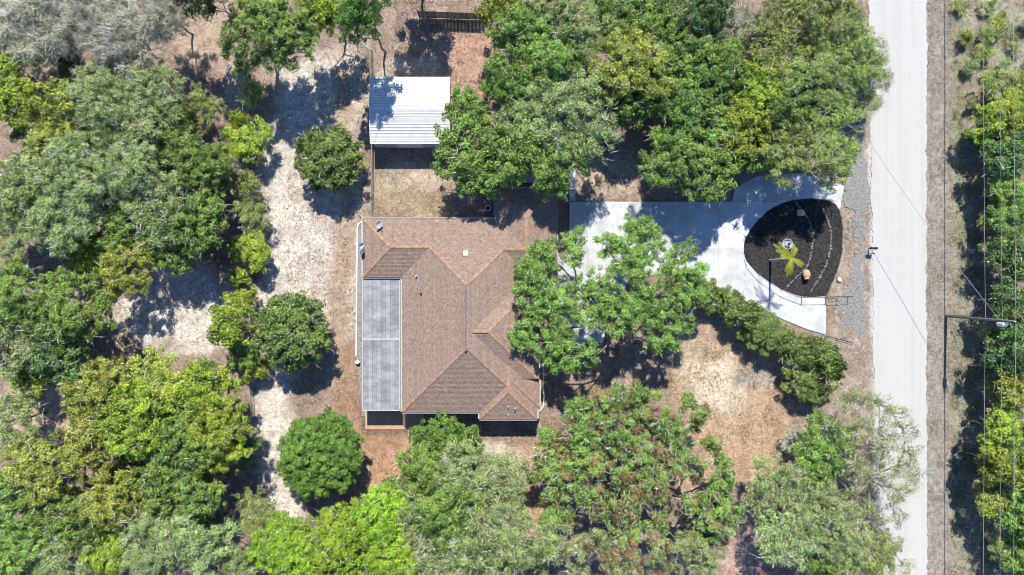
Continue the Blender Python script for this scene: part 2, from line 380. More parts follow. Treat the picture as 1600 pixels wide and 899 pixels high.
for i in range(len(xs)-1):
    for j in range(len(ys)-1):
        g = 0.11
        q = drive_out
        for (a, b, c) in ((1,0,-xs[i]-g), (-1,0,xs[i+1]-g), (0,1,-ys[j]-g), (0,-1,ys[j+1]-g)):
            q = polyclip(q, a, b, c)
            if len(q) < 3: break
        # drop doubled points
        q2 = []
        for p in q:
            if not q2 or math.hypot(p[0]-q2[-1][0], p[1]-q2[-1][1]) > 0.3: q2.append(p)
        if len(q2) < 3 or abs(poly_area(q2)) < 60: continue
        s = sheet('concrete_slab', [P(*p) for p in q2], 0.06 + random.uniform(-.003,.003), M_conc, thick=0.14, parent=drive, kind=None)
        a = s.data.attributes.new('rnd', 'FLOAT', 'FACE'); v = random.random(); a.data.foreach_set('value', [v]*len(s.data.polygons))
walk = empty('walkway', (0,0,0)); walk['kind'] = 'structure'
for q in ([(889,290),(899,290),(899,314),(889,314)], [(889,264),(899,264),(899,289.4),(889,289.4)], [(845,264),(888.4,264),(888.4,288),(845,288)], [(798,264),(844.4,264),(844.4,286),(798,286)]):
    sheet('concrete_slab', [P(*p) for p in q], 0.055, M_conc, thick=0.12, parent=walk, kind=None)
isl = [(1161.6,389),(1163,377),(1170,362),(1185,343),(1198,331),(1211,323),(1225,317),(1240,313),(1269,310),(1291,313),(1304,318),(1311,327),(1316,351),(1315,393),(1307,425),(1291,462),(1272,464),(1252,463),(1236,458),(1220,451),(1201,440),(1185,428),(1172,415),(1165,405)]
sheet('mulch_bed', [P(*p) for p in isl], 0.10, M_mulch, ragged=0.03, step=0.2, thick=0.12, seed=5)
# patio slab beside the house
sheet('patio', [P(*p) for p in [(571,440),(632,440),(632,560),(662,560),(662,671),(571,671)]], 0.08, M_patio, thick=0.16)

# ------------------------------------------------------------------ the house
EAVE = 2.9; PITCH = 0.40
KE = (HC - EAVE) / HC
def HP(px, py):
    return ((px-800)/PPM*KE, (449.5-py)/PPM*KE)
def R(x0, x1, y0, y1, dom=None):
    a = HP(x0, y1); b = HP(x1, y0)
    d = None
    if dom:
        c = HP(dom[0], dom[3]); e = HP(dom[1], dom[2]); d = (c[0], e[0], c[1], e[1])
    r = (a[0], b[0], a[1], b[1])
    return (r, d or r)
RECTS = [R(567,760,342,433), R(628,836,342,644), R(700,868,342,440), R(774,870,295,440),
         R(500,861,419,613,(731,842,441,591)), R(749,839.5,500,655), R(600,843,400,636,(800,843,592,636))]
def planes(r): return [(1,0,-r[0]), (-1,0,r[1]), (0,1,-r[2]), (0,-1,r[3])]
def h_at(i, x, y):
    r, d = RECTS[i]
    if not (d[0]-1e-6 <= x <= d[1]+1e-6 and d[2]-1e-6 <= y <= d[3]+1e-6): return -1
    return min(a*x+b*y+c for a, b, c in planes(r))
pieces = []     # (convex polygon, plane)
for i, (r, d) in enumerate(RECTS):
    pl = planes(r)
    for k in range(4):
        poly = [(d[0],d[2]),(d[1],d[2]),(d[1],d[3]),(d[0],d[3])]
        for m in range(4):
            if m != k: poly = polyclip(poly, pl[m][0]-pl[k][0], pl[m][1]-pl[k][1], pl[m][2]-pl[k][2])
        poly = polyclip(poly, *pl[k]) if len(poly) > 2 else []
        todo = [poly] if len(poly) > 2 else []
        for j, (rj, dj) in enumerate(RECTS):
            if j == i: continue
            e = 1e-4 if j > i else -1e-4
            cons = [(p[0]-pl[k][0], p[1]-pl[k][1], p[2]-pl[k][2]+e) for p in planes(rj)]
            cons += planes(dj)
            nxt = []
            for q in todo:
                rem = q
                for c in cons:
                    o = polyclip(rem, -c[0], -c[1], -c[2])
                    if len(o) > 2 and abs(poly_area(o)) > 1e-3: nxt.append(o)
                    rem = polyclip(rem, *c)
                    if len(rem) < 3: break
            todo = nxt
        for q in todo:
            if abs(poly_area(q)) > 0.01: pieces.append((q, pl[k]))
house = empty('house', (*HP(715, 490), 0), 'single storey house with hipped brown shingle roof and orange ridge caps', 'house')
hx, hy = house.location.x, house.location.y
def hl(name, mb, mat, parent=None, smooth=False):
    """build in world metres, then hang under the house (or one of its parts) without moving"""
    o = mb.build(name, mat, parent or house, smooth)
    for v in o.data.vertices: v.co.x -= hx; v.co.y -= hy
    return o
def zroof(p, pl): return EAVE + PITCH*(pl[0]*p[0]+pl[1]*p[1]+pl[2])
mb = MB()
for q, pl in pieces:
    mb.add([(p[0], p[1], zroof(p, pl)) for p in q], [tuple(range(len(q)))])
# raised edges of the east wing where it stands above the main slope
r5 = RECTS[4][1]; zr = EAVE + PITCH*22/PPM*KE
for yy in (r5[2], r5[3]):
    x0 = HP(814, 0)[0]; x1 = r5[1]; xe = HP(836, 0)[0]
    mb.add([(x0,yy,zr),(x1,yy,zr),(x1,yy,EAVE-.1),(xe,yy,EAVE-.1)], [(0,1,2,3)])
mb.add([(r5[1],r5[2],EAVE-.1),(r5[1],r5[3],EAVE-.1),(r5[1],r5[3],zr),(r5[1],r5[2],zr)], [(0,1,2,3)])
roof = hl('roof', mb, M_deck)
# shingle tabs, each a tilted plate clipped to its slope
random.seed(11)
mb = MB(); EXP = 0.138
for q, pl in pieces:
    g = (pl[0], pl[1]); us = [pl[0]*p[0]+pl[1]*p[1]+pl[2] for p in q]
    v_of = (lambda p: p[1]) if abs(g[0]) > 0.5 else (lambda p: p[0])
    u0 = min(us); u1 = max(us)
    for ci in range(int(u0/EXP), int(u1/EXP)+1):
        ua, ub = ci*EXP, (ci+1)*EXP
        strip = polyclip(polyclip(q, g[0], g[1], pl[2]-ua), -g[0], -g[1], ub-pl[2])
        if len(strip) < 3: continue
        vs = [v_of(p) for p in strip]
        crs = random.Random(ci*7919 + int(abs(pl[2])*13))
        off = crs.random()*0.2; vv = math.floor(min(vs)/0.20)*0.20 - off; row = crs.uniform(-.04,.04)
        while vv < max(vs):
            va, vb = vv+0.003, vv+0.197; vv += 0.20
            if abs(g[0]) > 0.5: t = polyclip(polyclip(strip, 0,1,-va), 0,-1,vb)
            else: t = polyclip(polyclip(strip, 1,0,-va), -1,0,vb)
            if len(t) < 3 or abs(poly_area(t)) < 1e-4: continue
            if poly_area(t) < 0: t = t[::-1]
            top = []
            for p in t:
                u = pl[0]*p[0]+pl[1]*p[1]+pl[2]
                top.append((p[0], p[1], EAVE + PITCH*u + 0.006 + 0.018*(1-(u-ua)/EXP)))
            rv = min(1, max(0, 0.5 + row + crs.gauss(0, .11)))
            n = len(t); low = [(p[0], p[1], p[2]-0.016) for p in top]
            fr = [(k, n+k, n+(k+1)%n, (k+1)%n) for k in range(n) if abs(pl[0]*t[k][0]+pl[1]*t[k][1]+pl[2]-ua) < 1e-5 and abs(pl[0]*t[(k+1)%n][0]+pl[1]*t[(k+1)%n][1]+pl[2]-ua) < 1e-5]
            mb.add(top + (low if fr else []), [tuple(range(n))] + fr, rv)
sh = hl('shingles', mb, M_shingle, roof); sh['kind'] = 'stuff'
# ridge and hip caps
def visible(i, x, y):
    h = h_at(i, x, y); return h > 0 and all(h >= h_at(j, x, y) - 0.02 for j in range(len(RECTS)))
def h_max(x, y): return max(h_at(j, x, y) for j in range(len(RECTS)))
def convex(p, nrm):
    """a true ridge or hip: the roof falls away on both sides"""
    o = .35; return h_max(p.x, p.y) - .5*(h_max(p.x+nrm.x*o, p.y+nrm.y*o) + h_max(p.x-nrm.x*o, p.y-nrm.y*o)) > .08
mb = MB(); random.seed(3)
def cap_line(i, a, b, wd=0.28):
    a = Vector(a); b = Vector(b); L = (b-a).length; n = int(L/0.2)
    d = (b-a)/max(L,1e-6); nrm = Vector((-d.y, d.x))
    for k in range(n):
        p = a + d*(k*0.2); q = a + d*(k*0.2+0.23)
        m = (p+q)/2
        if not visible(i, m.x, m.y) or not convex(m, nrm): continue
        def z(pt, up): return EAVE + PITCH*max(0, h_at(i, pt.x, pt.y)) + up
        vs = []
        for pt, up in ((p, .06), (q, .045)):
            zz = z(pt, up)
            for s in (-1, 0, 1):
                o = pt + nrm*s*wd/2
                vs.append((o.x, o.y, zz if s == 0 else zz - PITCH*wd/2*0.72 + 0.01))
        mb.add(vs, [(0,1,4,3),(1,2,5,4)], random.uniform(.1,.9))
for i, (r, d) in enumerate(RECTS):
    x0,x1,y0,y1 = r; hw = min(x1-x0, y1-y0)/2
    if x1-x0 > y1-y0: e0, e1 = (x0+hw,(y0+y1)/2), (x1-hw,(y0+y1)/2); hips = [((x0,y0),e0),((x0,y1),e0),((x1,y0),e1),((x1,y1),e1)]
    else: e0, e1 = ((x0+x1)/2,y0+hw), ((x0+x1)/2,y1-hw); hips = [((x0,y0),e0),((x1,y0),e0),((x0,y1),e1),((x1,y1),e1)]
    for a, b in hips: cap_line(i, a, b)
    cap_line(i, e0, e1)
rc = hl('ridge_caps', mb, M_ridge, roof); rc['kind'] = 'stuff'
# ridge vent
x0, y0 = HP(731, 545); x1, y1 = HP(731, 446); zt = EAVE + PITCH*104/PPM*KE
mb = MB(); mb.bar((x0,y0,zt+.07),(x0,y1,zt+.07),0.26,0.07); hl('ridge_vent', mb, noisy('vent_dark', (.10,.075,.075), (.2,.15,.14), 6, 4, 0.8, 0.2, bump=0), roof)
# outline of the union -> soffit, fascia, gutter, walls
def outline(rects):
    X = sorted({round(v,5) for r in rects for v in r[:2]}); Y = sorted({round(v,5) for r in rects for v in r[2:]})
    ins = lambda x, y: any(r[0] < x < r[1] and r[2] < y < r[3] for r in rects)
    cell = [[ins((X[i]+X[i+1])/2, (Y[j]+Y[j+1])/2) for j in range(len(Y)-1)] for i in range(len(X)-1)]
    g = lambda i, j: 0 <= i < len(X)-1 and 0 <= j < len(Y)-1 and cell[i][j]
    E = []
    for i in range(len(X)-1):
        for j in range(len(Y)-1):
            if not cell[i][j]: continue
            if not g(i,j-1): E.append(((X[i],Y[j]),(X[i+1],Y[j]),(0,-1)))
            if not g(i,j+1): E.append(((X[i+1],Y[j+1]),(X[i],Y[j+1]),(0,1)))
            if not g(i-1,j): E.append(((X[i],Y[j+1]),(X[i],Y[j]),(-1,0)))
            if not g(i+1,j): E.append(((X[i+1],Y[j]),(X[i+1],Y[j+1]),(1,0)))
    return E, X, Y, cell
doms = [d for r, d in RECTS]
E, X, Y, cell = outline(doms)
mb = MB()
for i in range(len(X)-1):
    for j in range(len(Y)-1):
        if cell[i][j]: mb.add([(X[i],Y[j],EAVE-.16),(X[i],Y[j+1],EAVE-.16),(X[i+1],Y[j+1],EAVE-.16),(X[i+1],Y[j],EAVE-.16)], [(0,1,2,3)])
for a, b, n in E: mb.add([(*a,EAVE-.16),(*b,EAVE-.16),(*b,EAVE-.01),(*a,EAVE-.01)], [(0,1,2,3)])
hl('soffit', mb, M_white)
mb = MB()
for a, b, n in E:
    o = 0.075; e = 0.0
    p = Vector((a[0]+n[0]*o, a[1]+n[1]*o, EAVE-.055)); q = Vector((b[0]+n[0]*o, b[1]+n[1]*o, EAVE-.055))
    d = (q-p).normalized()
    nv = Vector((n[0], n[1], 0))
    # an open trough: bottom, outer wall, rolled lip
    mb.bar(p + Vector((0,0,-.05)), q + Vector((0,0,-.05)), 0.13, 0.012)
    mb.bar(p + nv*.062, q + nv*.062, 0.016, 0.11)
    mb.bar(p + nv*.055 + Vector((0,0,.058)), q + nv*.055 + Vector((0,0,.058)), 0.04, 0.014)
hl('gutter', mb, M_gutter)
walls = [(d[0]+.45, d[1]-.45, d[2]+.45, d[3]-.45) for d in doms]
EW = outline(walls)[0]; mb = MB()
for a, b, n in EW: mb.add([(*a,-.05),(*b,-.05),(*b,EAVE-.165),(*a,EAVE-.165)], [(0,1,2,3)])
hl('wall', mb, M_stucco)
# windows and doors on the hidden walls (seen only from the side)
def opening(kind, a, n, wd, z0, z1, mat):
    d = Vector((-n[1], n[0], 0)); nv = Vector((n[0], n[1], 0)); c = Vector((a[0], a[1], 0)) + nv*0.02
    mbf = MB()
    for zz in (z0, z1): mbf.bar(c - d*wd/2 + Vector((0,0,zz)), c + d*wd/2 + Vector((0,0,zz)), 0.06, 0.07)
    for s in (-1, 1): mbf.bar(c + d*s*wd/2 + Vector((0,0,z0)), c + d*s*wd/2 + Vector((0,0,z1)), 0.06, 0.07)
    f = hl(kind, mbf, M_white)
    mp = MB(); e = c - nv*0.012
    mp.add([e-d*wd/2+Vector((0,0,z0)), e+d*wd/2+Vector((0,0,z0)), e+d*wd/2+Vector((0,0,z1)), e-d*wd/2+Vector((0,0,z1))], [(0,1,2,3)])
    hl('pane' if kind == 'window' else 'leaf', mp, mat, f)
M_glass, _t, _b = base_mat('window_glass', 0.08, 0.8); _b.inputs['Base Color'].default_value = (.02,.025,.03,1)
M_door = noisy('door_paint', (.6,.58,.54), (.7,.68,.64), 2, 3, 0.5, 0.4, bump=0)
for (px_, py_, n_, w_) in ((690,640,(0,-1),1.5), (790,651,(0,-1),1.2), (640,346,(0,1),1.4), (720,346,(0,1),1.4)):
    x, y = HP(px_, py_); yw = [a for a, b, n in EW if n == n_ and min(a[0],b[0]) <= x <= max(a[0],b[0])]
    if yw: opening('window', (x, yw[0][1]), n_, w_, 0.9, 2.1, M_glass)
for (py_, w_, kind_) in ((350, 4.6, 'door'), (520, 1.0, 'door')):
    x, y = HP(0, py_)[0], HP(0, py_)[1]; xw = [a for a, b, n in EW if n == (1,0) and min(a[1],b[1]) <= y <= max(a[1],b[1])]
    if xw: opening(kind_, (max(q[0] for q in xw), y), (1,0), w_, 0.05, 2.1, M_door)
# vents and pipes on the roof
def roof_z(px, py):
    x, y = HP(px, py); return x, y, EAVE + PITCH*max(h_at(i, x, y) for i in range(len(RECTS)))
x, y, z = roof_z(729.5, 397)
mb = MB(); mb.box(x-.2,x+.2,y-.2,y+.2,z-.05,z+.22); mb.box(x-.25,x+.25,y-.25,y+.25,z+.22,z+.26); hl('roof_vent', mb, M_white, roof)
for px_, py_, hgt, r_ in ((652,432,.35,.06), (660,459,.22,.08), (794,634,.3,.05), (805,637,.42,.06), (794,648,.25,.04)):
    x, y, z = roof_z(px_, py_)
    mb = MB(); mb.lathe([(r_*2.4,-.03),(r_*2.2,.04),(r_,.06),(r_,hgt)], 10, (x,y,z)); hl('vent_pipe', mb, M_greymetal if r_ < .07 else M_black, roof)
# patio cover: two rows of pan panels in an aluminium frame, posts below
pc = MB(); zc = 2.62; KP = (HC-zc)/HC
def PP(px, py): return ((px-800)/PPM*KP, (449.5-py)/PPM*KP)
ax, ay = PP(567, 641.5); bx, by = PP(624.5, 436)
for (p, q) in (((ax,ay),(bx,ay)), ((ax,ay),(ax,by)), ((bx,ay),(bx,by)), ((ax,by),(bx,by))):
    pc.bar((*p, zc-.03), (*q, zc-.03), 0.09, 0.16)
pr = hl('patio_roof', pc, M_gutter)
mid = PP(0, 530)[1]; npn = 8; random.seed(8)
for row, (ya, yb) in enumerate(((ay+.05, mid-.03), (mid+.03, by-.05))):
    for k in range(npn):
        u0 = ax+.05+(bx-ax-.1)*k/npn; u1 = ax+.05+(bx-ax-.1)*(k+1)/npn
        dz = 0.03*row
        m_ = MB(); rv = random.random()
        prof = [(u0+.001,.045),(u0+.03,.045),(u0+.05,0),((u0+u1)/2-.015,0),((u0+u1)/2,.012),((u0+u1)/2+.015,0),(u1-.05,0),(u1-.03,.045),(u1-.001,.045)]
        n = len(prof)
        vs = [(u, ya, zc+dz+z) for u, z in prof] + [(u, yb, zc+dz+.02+z) for u, z in prof]
        m_.add(vs, [(i, i+1, n+i+1, n+i) for i in range(n-1)], rv)
        hl('roof_panel', m_, M_pan, pr)
m_ = MB(); m_.bar((ax, mid, zc+.045), (bx, mid, zc+.045), 0.08, 0.05); hl('panel_joint', m_, M_white, pr)
for py_ in (440, 490, 540, 590, 639):
    x, y = PP(568.5, py_); m_ = MB(); m_.box(x-.045,x+.045,y-.045,y+.045,.08,zc-.11); hl('patio_post', m_, M_white)
# ------------------------------------------------------------------ edging strips, dishes, small things by the house
def ribbon(name, pts, label, cat, mat, wd=0.09, ht=0.09, group=None):
    m_ = MB(); m_.tube([(*P(*p), ht*.45) for p in pts], wd/2, 6); o = m_.build(name, mat); return tag(o, label, cat, group)
def smooth_pts(pts, k=6):
    out = []
    n = len(pts)
    for i in range(n-1):
        p0, p1, p2, p3 = (np.array(pts[max(i-1,0)]), np.array(pts[i]), np.array(pts[i+1]), np.array(pts[min(i+2,n-1)]))
        for j in range(k):
            t = j/k; out.append(tuple(0.5*((2*p1)+(-p0+p2)*t+(2*p0-5*p1+4*p2-p3)*t*t+(-p0+3*p1-3*p2+p3)*t**3)))
    out.append(tuple(pts[-1])); return out
ribbon('garden_edging', [(568.5,344),(561,350),(558.5,356),(557.5,450),(556.5,556)], 'thin white edging strip along the gravel west of the house', 'edging', M_white, 0.16)
ribbon('garden_edging', smooth_pts([(848,568),(849,600),(849.5,630),(845,640),(838,648)]), 'thin white edging curving round the south east corner of the house', 'edging', M_white, 0.16)
def dish(px, py, h, az, mat, label, size=.38):
    x, y, z = roof_z(px, py); x, y = P(px, py, z+h)
    t = empty('satellite_dish', (x, y, z), label, 'satellite dish', 'satellite dishes on the house roof')
    m_ = MB(); m_.tube([(0,0,-.12),(0,0,h*.6),(.02,.05,h)], .035, 8); m_.box(-.12,.12,-.12,.12,-.06,-.02); m_.build('mast', M_greymetal, t)
    d = Vector((math.cos(az)*.75, math.sin(az)*.75, .66)).normalized()
    M = d.to_track_quat('Z','Y').to_matrix()
    m_ = MB(); m_.lathe([(0.001,0),(size*.4,.012),(size*.75,.05),(size,.10),(size+.012,.10),(size+.012,.085),(size*.75,.03),(size*.4,-.008),(0.001,-.02)], 24, (0,0,h), M); m_.build('reflector', mat, t, True)
    m_ = MB(); f = Vector((0,0,h)) + d*.5; m_.tube([Vector((0,0,h)) - Vector((0,0,size*.9)), f - Vector((0,0,.12)), f], .018, 6); m_.bar(f, f - d*.14, .09, .09); m_.build('feed_arm', M_greymetal, t)
dish(591.5, 351, .75, -.5, M_dish, 'pale grey satellite dish at the north west corner of the roof, beside the gutter', .42)
dish(564.5, 384, .65, -.6, M_dish, 'small white satellite dish on the west eave, upper of two close together', .34)
dish(567, 393.5, .55, 2.6, M_dishdark, 'dark blue-grey satellite dish on the west eave, lower of two close together', .30)
# bucket by the patio, drum by the citrus tree, tank by the north wall
t = empty('bucket', (*P(560,565), 0), 'white lidded bucket with dark base on the gravel west of the patio roof', 'bucket')
m_ = MB(); m_.lathe([(.17,0),(.2,.02),(.22,.42)], 16); m_.build('body', M_black, t); m_ = MB(); m_.lathe([(.225,.40),(.235,.42),(.235,.46),(.18,.48),(.001,.49)], 16); m_.build('lid', M_white, t)
t = empty('drum', (*P(497,201), 0), 'grey steel drum standing on the sand just above the round dark tree', 'drum')
m_ = MB(); m_.lathe([(.27,0),(.28,.02),(.28,.28),(.295,.30),(.28,.32),(.28,.58),(.295,.60),(.28,.62),(.28,.88)], 20); m_.build('body', noisy('drum_steel', (.12,.12,.12), (.24,.24,.24), 4, 6, .6, .4, bump=.05), t)
m_ = MB(); m_.lathe([(.28,.88),(.295,.885),(.295,.91),(.265,.915),(.26,.895),(.001,.9)], 20); m_.build('lid', M_greymetal, t)
t = empty('water_tank', (*P(763,327), 0), 'small round tank with white rim in the shade by the north gutter', 'tank')
m_ = MB(); m_.lathe([(.28,0),(.3,.05),(.3,1.0)], 18); m_.build('body', M_greymetal, t)
m_ = MB(); m_.lathe([(.3,1.0),(.33,1.0),(.33,1.06),(.24,1.06),(.24,.98)], 18); m_.build('rim', M_white, t)
m_ = MB(); m_.lathe([(.235,.99),(.15,1.02),(.001,1.03)], 18); m_.build('lid', M_black, t)

# ------------------------------------------------------------------ white metal shed
SW = 2.75; SP = 0.16
def S(px, py, h): return P(px, py, h)
sx0, sy0 = S(578.5, 224, SW); sx1, sy1 = S(702.5, 121, SW)
t = empty('metal_shed', ((sx0+sx1)/2, (sy0+sy1)/2, 0), 'white ribbed metal shed north of the house', 'shed')
cx, cy = t.location.x, t.location.y; hw = (sx1-sx0)/2; hd = (sy1-sy0)/2
m_ = MB()
for (a, b) in (((-hw+.12,-hd+.1),(hw-.12,-hd+.1)), ((hw-.12,-hd+.1),(hw-.12,hd-.1)), ((hw-.12,hd-.1),(-hw+.12,hd-.1)), ((-hw+.12,hd-.1),(-hw+.12,-hd+.1))):
    a = Vector((*a,0)); b = Vector((*b,0)); L = (b-a).length; d = (b-a)/L; nn = Vector((d.y,-d.x,0)); k = int(L/.23)
    for i in range(k):
        p = a + d*L*i/k; q = a + d*L*(i+.72)/k; r2 = a + d*L*(i+.8)/k; s2 = a + d*L*(i+.92)/k; e = a + d*L*(i+1)/k
        line = [p, q, r2+nn*.025, s2+nn*.025, e]
        top = SW - .02
        vs = [v for v in line] + [v + Vector((0,0,top)) for v in line]
        m_.add(vs, [(j, j+1, 6+j, 5+j) for j in range(4)])
m_.build('wall', M_shed, t)
rid = hd*SP
nrow = 6
for side in (-1, 1):
    for k in range(nrow):
        v0 = hd*k/nrow; v1 = hd*(k+1)/nrow
        m_ = MB(); prof = []
        for (f, z) in ((0.01,0),(.12,0),(.17,.035),(.25,.035),(.30,0),(.60,0),(.65,.035),(.73,.035),(.78,0),(.995,0)):
            v = v0 + (v1-v0)*f; prof.append((side*v, SW + rid - SP*v + z))
        n = len(prof); vs = [(-hw, y, z) for y, z in prof] + [(hw, y, z) for y, z in prof]
        m_.add(vs, [(j, j+1, n+j+1, n+j) for j in range(n-1)]); m_.build('roof_panel', M_shed, t)
m_ = MB(); m_.add([(-hw-.01,-.22,SW+rid-.005),(-hw-.01,0,SW+rid+.04),(-hw-.01,.22,SW+rid-.005),(hw+.01,-.22,SW+rid-.005),(hw+.01,0,SW+rid+.04),(hw+.01,.22,SW+rid-.005)], [(0,1,4,3),(1,2,5,4)]); m_.build('ridge_cap', M_shed, t)
m_ = MB()
for s in (-1, 1):
    m_.add([(s*(hw-.11),-hd+.1,SW-.03),(s*(hw-.11),hd-.1,SW-.03),(s*(hw-.11),0,SW+rid-.03)], [(0,1,2)])
    m_.bar((-hw, s*(hd+.02), SW-.06), (hw, s*(hd+.02), SW-.06), .05, .14)
    for s2 in (-1,1): m_.bar((s2*(hw+.005), s*(hd), SW-.05), (s2*(hw+.005), 0, SW+rid-.02), .05, .12)
m_.build('trim', M_white, t)
m_ = MB(); m_.box(-1.6,1.2,-hd+.05,-hd+.085,0.02,2.3); m_.build('roller_door', M_white, t)

# ------------------------------------------------------------------ fences and gates
def wire_fence(name, pts, label, cat, mat_post, mat_wire, h=1.2, step=2.4, mesh=0.12, group=None, wr=0.004, rail=0.028, post=0.032, bottom=False):
    P3s = [Vector((*P(*p), 0)) for p in pts]; o = P3s[0].copy()
    t = empty(name, o, label, cat, group)
    posts = []; rl = MB(); wm = MB()
    for a, b in zip(P3s[:-1], P3s[1:]):
        L = (b-a).length; n = max(1, round(L/step)); d = (b-a)/L
        for k in range(n): posts.append(a + d*L*k/n - o)
        rl.tube([a-o+Vector((0,0,h)), b-o+Vector((0,0,h))], rail, 6)
        if bottom: rl.tube([a-o+Vector((0,0,.18)), b-o+Vector((0,0,.18))], rail*.8, 6)
        if mesh:
            k = int(L/mesh); up = Vector((0,0,h-.05))
            for j in range(k+1):
                for sgn in ((1,-1) if not bottom else (0,)):
                    p = a-o + d*min(L, j*mesh) + Vector((0,0,.03)); q = a-o + d*min(L, max(0, j*mesh + sgn*(h-.05))) + up
                    s_ = Vector((-d.y, d.x, 0))*wr
                    wm.add([p-s_, p+s_, q+s_, q-s_], [(0,1,2,3)]); s_ = d*wr
                    wm.add([p-s_, p+s_, q+s_, q-s_], [(0,1,2,3)])
    posts.append(P3s[-1]-o)
    m_ = MB(); m_.lathe([(post,-.1),(post,h+.03),(post*1.2,h+.035),(post*.8,h+.07),(.001,h+.085)], 8); pm = m_.mesh('post', mat_post)
    for p in posts:
        q = link('post', pm, t); q.location = p
    rl.build('rail', mat_post, t)
    if mesh: q = wm.build('pickets' if bottom else 'wire_mesh', mat_wire, t); q['kind'] = 'stuff'
    return t
wire_fence('chain_link_fence', [(559,66),(583,84),(584,200),(583,341)], 'chain link fence running from the white shed down to the house', 'fence', M_galv, M_galv)
wire_fence('chain_link_fence', [(386,98),(386,300),(392,470),(398,650)], 'chain link fence under the row of bright shrubs west of the sandy track', 'fence', M_galv, M_galv)
wire_fence('metal_fence', [(800,285),(816,285),(816,289.5),(888,290),(888,362)], 'black metal fence round the shaded ground between house and walkway', 'fence', M_black, M_black, mesh=.11, bottom=True)
wire_fence('metal_fence', [(1162.5,392),(1165.5,406),(1185.5,429),(1220,452.5),(1252,464.5),(1289,464)], 'black metal fence curving along the mulch bed edge by the driveway', 'fence', M_black, M_black, h=1.15, step=2.3, mesh=0, bottom=True)
wire_fence('metal_gate', [(1290,464),(1324,463.5)], 'open black gate leaf at the lower right tip of the mulch bed', 'gate', M_black, M_black, h=1.15, step=1.2, mesh=0, bottom=True, group='open driveway gate leaves')
wire_fence('metal_gate', [(1290,525.5),(1324,534)], 'open black gate leaf at the end of the long hedge', 'gate', M_black, M_black, h=1.15, step=1.2, mesh=0, bottom=True, group='open driveway gate leaves')
wire_fence('metal_gate', [(1288,316),(1309,344)], 'open black gate leaf slanting over the upper right corner of the mulch bed', 'gate', M_black, M_black, h=1.15, step=1.2, mesh=0, bottom=True, group='open driveway gate leaves')
# board fence at the north end of the yard
t = empty('wooden_fence', (*P(655,28), 0), 'grey board fence across the north end of the reddish yard', 'fence')
m_ = MB(); random.seed(2); x0 = P(655,28); x1 = P(757,31); L = x1[0]-x0[0]; n = int(L/.15)
for k in range(n):
    yy = (x1[1]-x0[1])*k/n; hgt = 1.8+random.uniform(-.04,.04)
    m_.box(L*k/n+.006, L*(k+1)/n-.006, yy-.012+random.uniform(-.006,.006), yy+.012, .03, hgt, random.random())
q = m_.build('boards', M_wood, t); q['kind'] = 'stuff'
m_ = MB()
for z in (.4, 1.5): m_.bar((0,.05,z), (L,x1[1]-x0[1]+.05,z), .05, .09)
m_.build('rail', M_wood, t)
for k in range(5):
    m_ = MB(); xx = L*k/4; m_.box(xx-.05,xx+.05,(x1[1]-x0[1])*k/4+.08,(x1[1]-x0[1])*k/4+.18,-.1,1.85); m_.build('post', M_wood, t)

# ------------------------------------------------------------------ things on the mulch bed and the verge
def px4(c): return (1130 + c[0]/3.1, 270 + c[1]/3.1)
def stones(name, crop, label, size=.15):
    pts = smooth_pts([px4(c) for c in crop], 14); pw = [Vector((*P(*p), 0)) for p in pts]
    t = empty(name, pw[0], label, 'stone edging', 'rows of pale stones in the mulch bed')
    acc = 0; nxt = 0; rng = random.Random(len(crop)*31 + int(crop[0][0]))
    bm0 = bmesh.new(); bmesh.ops.create_icosphere(bm0, subdivisions=1, radius=1)
    for v in bm0.verts: v.co *= rng.uniform(.8,1.12)
    me = bpy.data.meshes.new('stone'); bm0.to_mesh(me); bm0.free(); me.materials.append(M_stone)
    for a, b in zip(pw[:-1], pw[1:]):
        L = (b-a).length
        while nxt < acc + L:
            p = a.lerp(b, (nxt-acc)/L); o = link('stone', me, t)
            s = size*rng.uniform(.45,1.15); o.scale = (s*rng.uniform(.8,1.3), s*rng.uniform(.7,1), s*.75)
            o.rotation_euler = (rng.uniform(-.3,.3), rng.uniform(-.3,.3), rng.uniform(0,6.28)); o.location = p - pw[0] + Vector((rng.uniform(-.05,.05), rng.uniform(-.05,.05), .13))
            nxt += s*rng.uniform(1.5,2.3)
        acc += L
stones('stone_edging', [(345,140),(400,210),(425,270),(430,350),(410,440),(370,490),(300,560)], 'curved row of pale stones across the middle of the mulch bed, passing the clay pot')
stones('stone_edging', [(480,180),(510,250),(520,320),(510,400),(480,480),(420,575)], 'curved row of pale stones in the right half of the mulch bed, between two others')
stones('stone_edging', [(540,150),(566,195),(577,260),(576,330),(572,395),(548,482),(500,592)], 'row of small pale stones along the street side edge of the mulch bed', .10)
# fountain
t = empty('garden_fountain', (*P(1228,382), .1), 'round grey ringed fountain beside the little palm on the mulch', 'fountain')
m_ = MB(); m_.lathe([(.45,0),(.52,.05),(.56,.30),(.60,.34),(.60,.38),(.52,.38),(.48,.30),(.44,.16),(.001,.14)], 28); m_.build('basin', M_greymetal, t, False)
m_ = MB(); m_.lathe([(.1,.14),(.08,.5),(.12,.55),(.30,.62),(.33,.66),(.28,.66),(.10,.60),(.001,.6)], 24); m_.build('bowl', M_greymetal, t)
m_ = MB(); m_.lathe([(.06,.6),(.05,.8),(.14,.86),(.12,.9),(.001,.92)], 16); m_.build('finial', M_black, t)
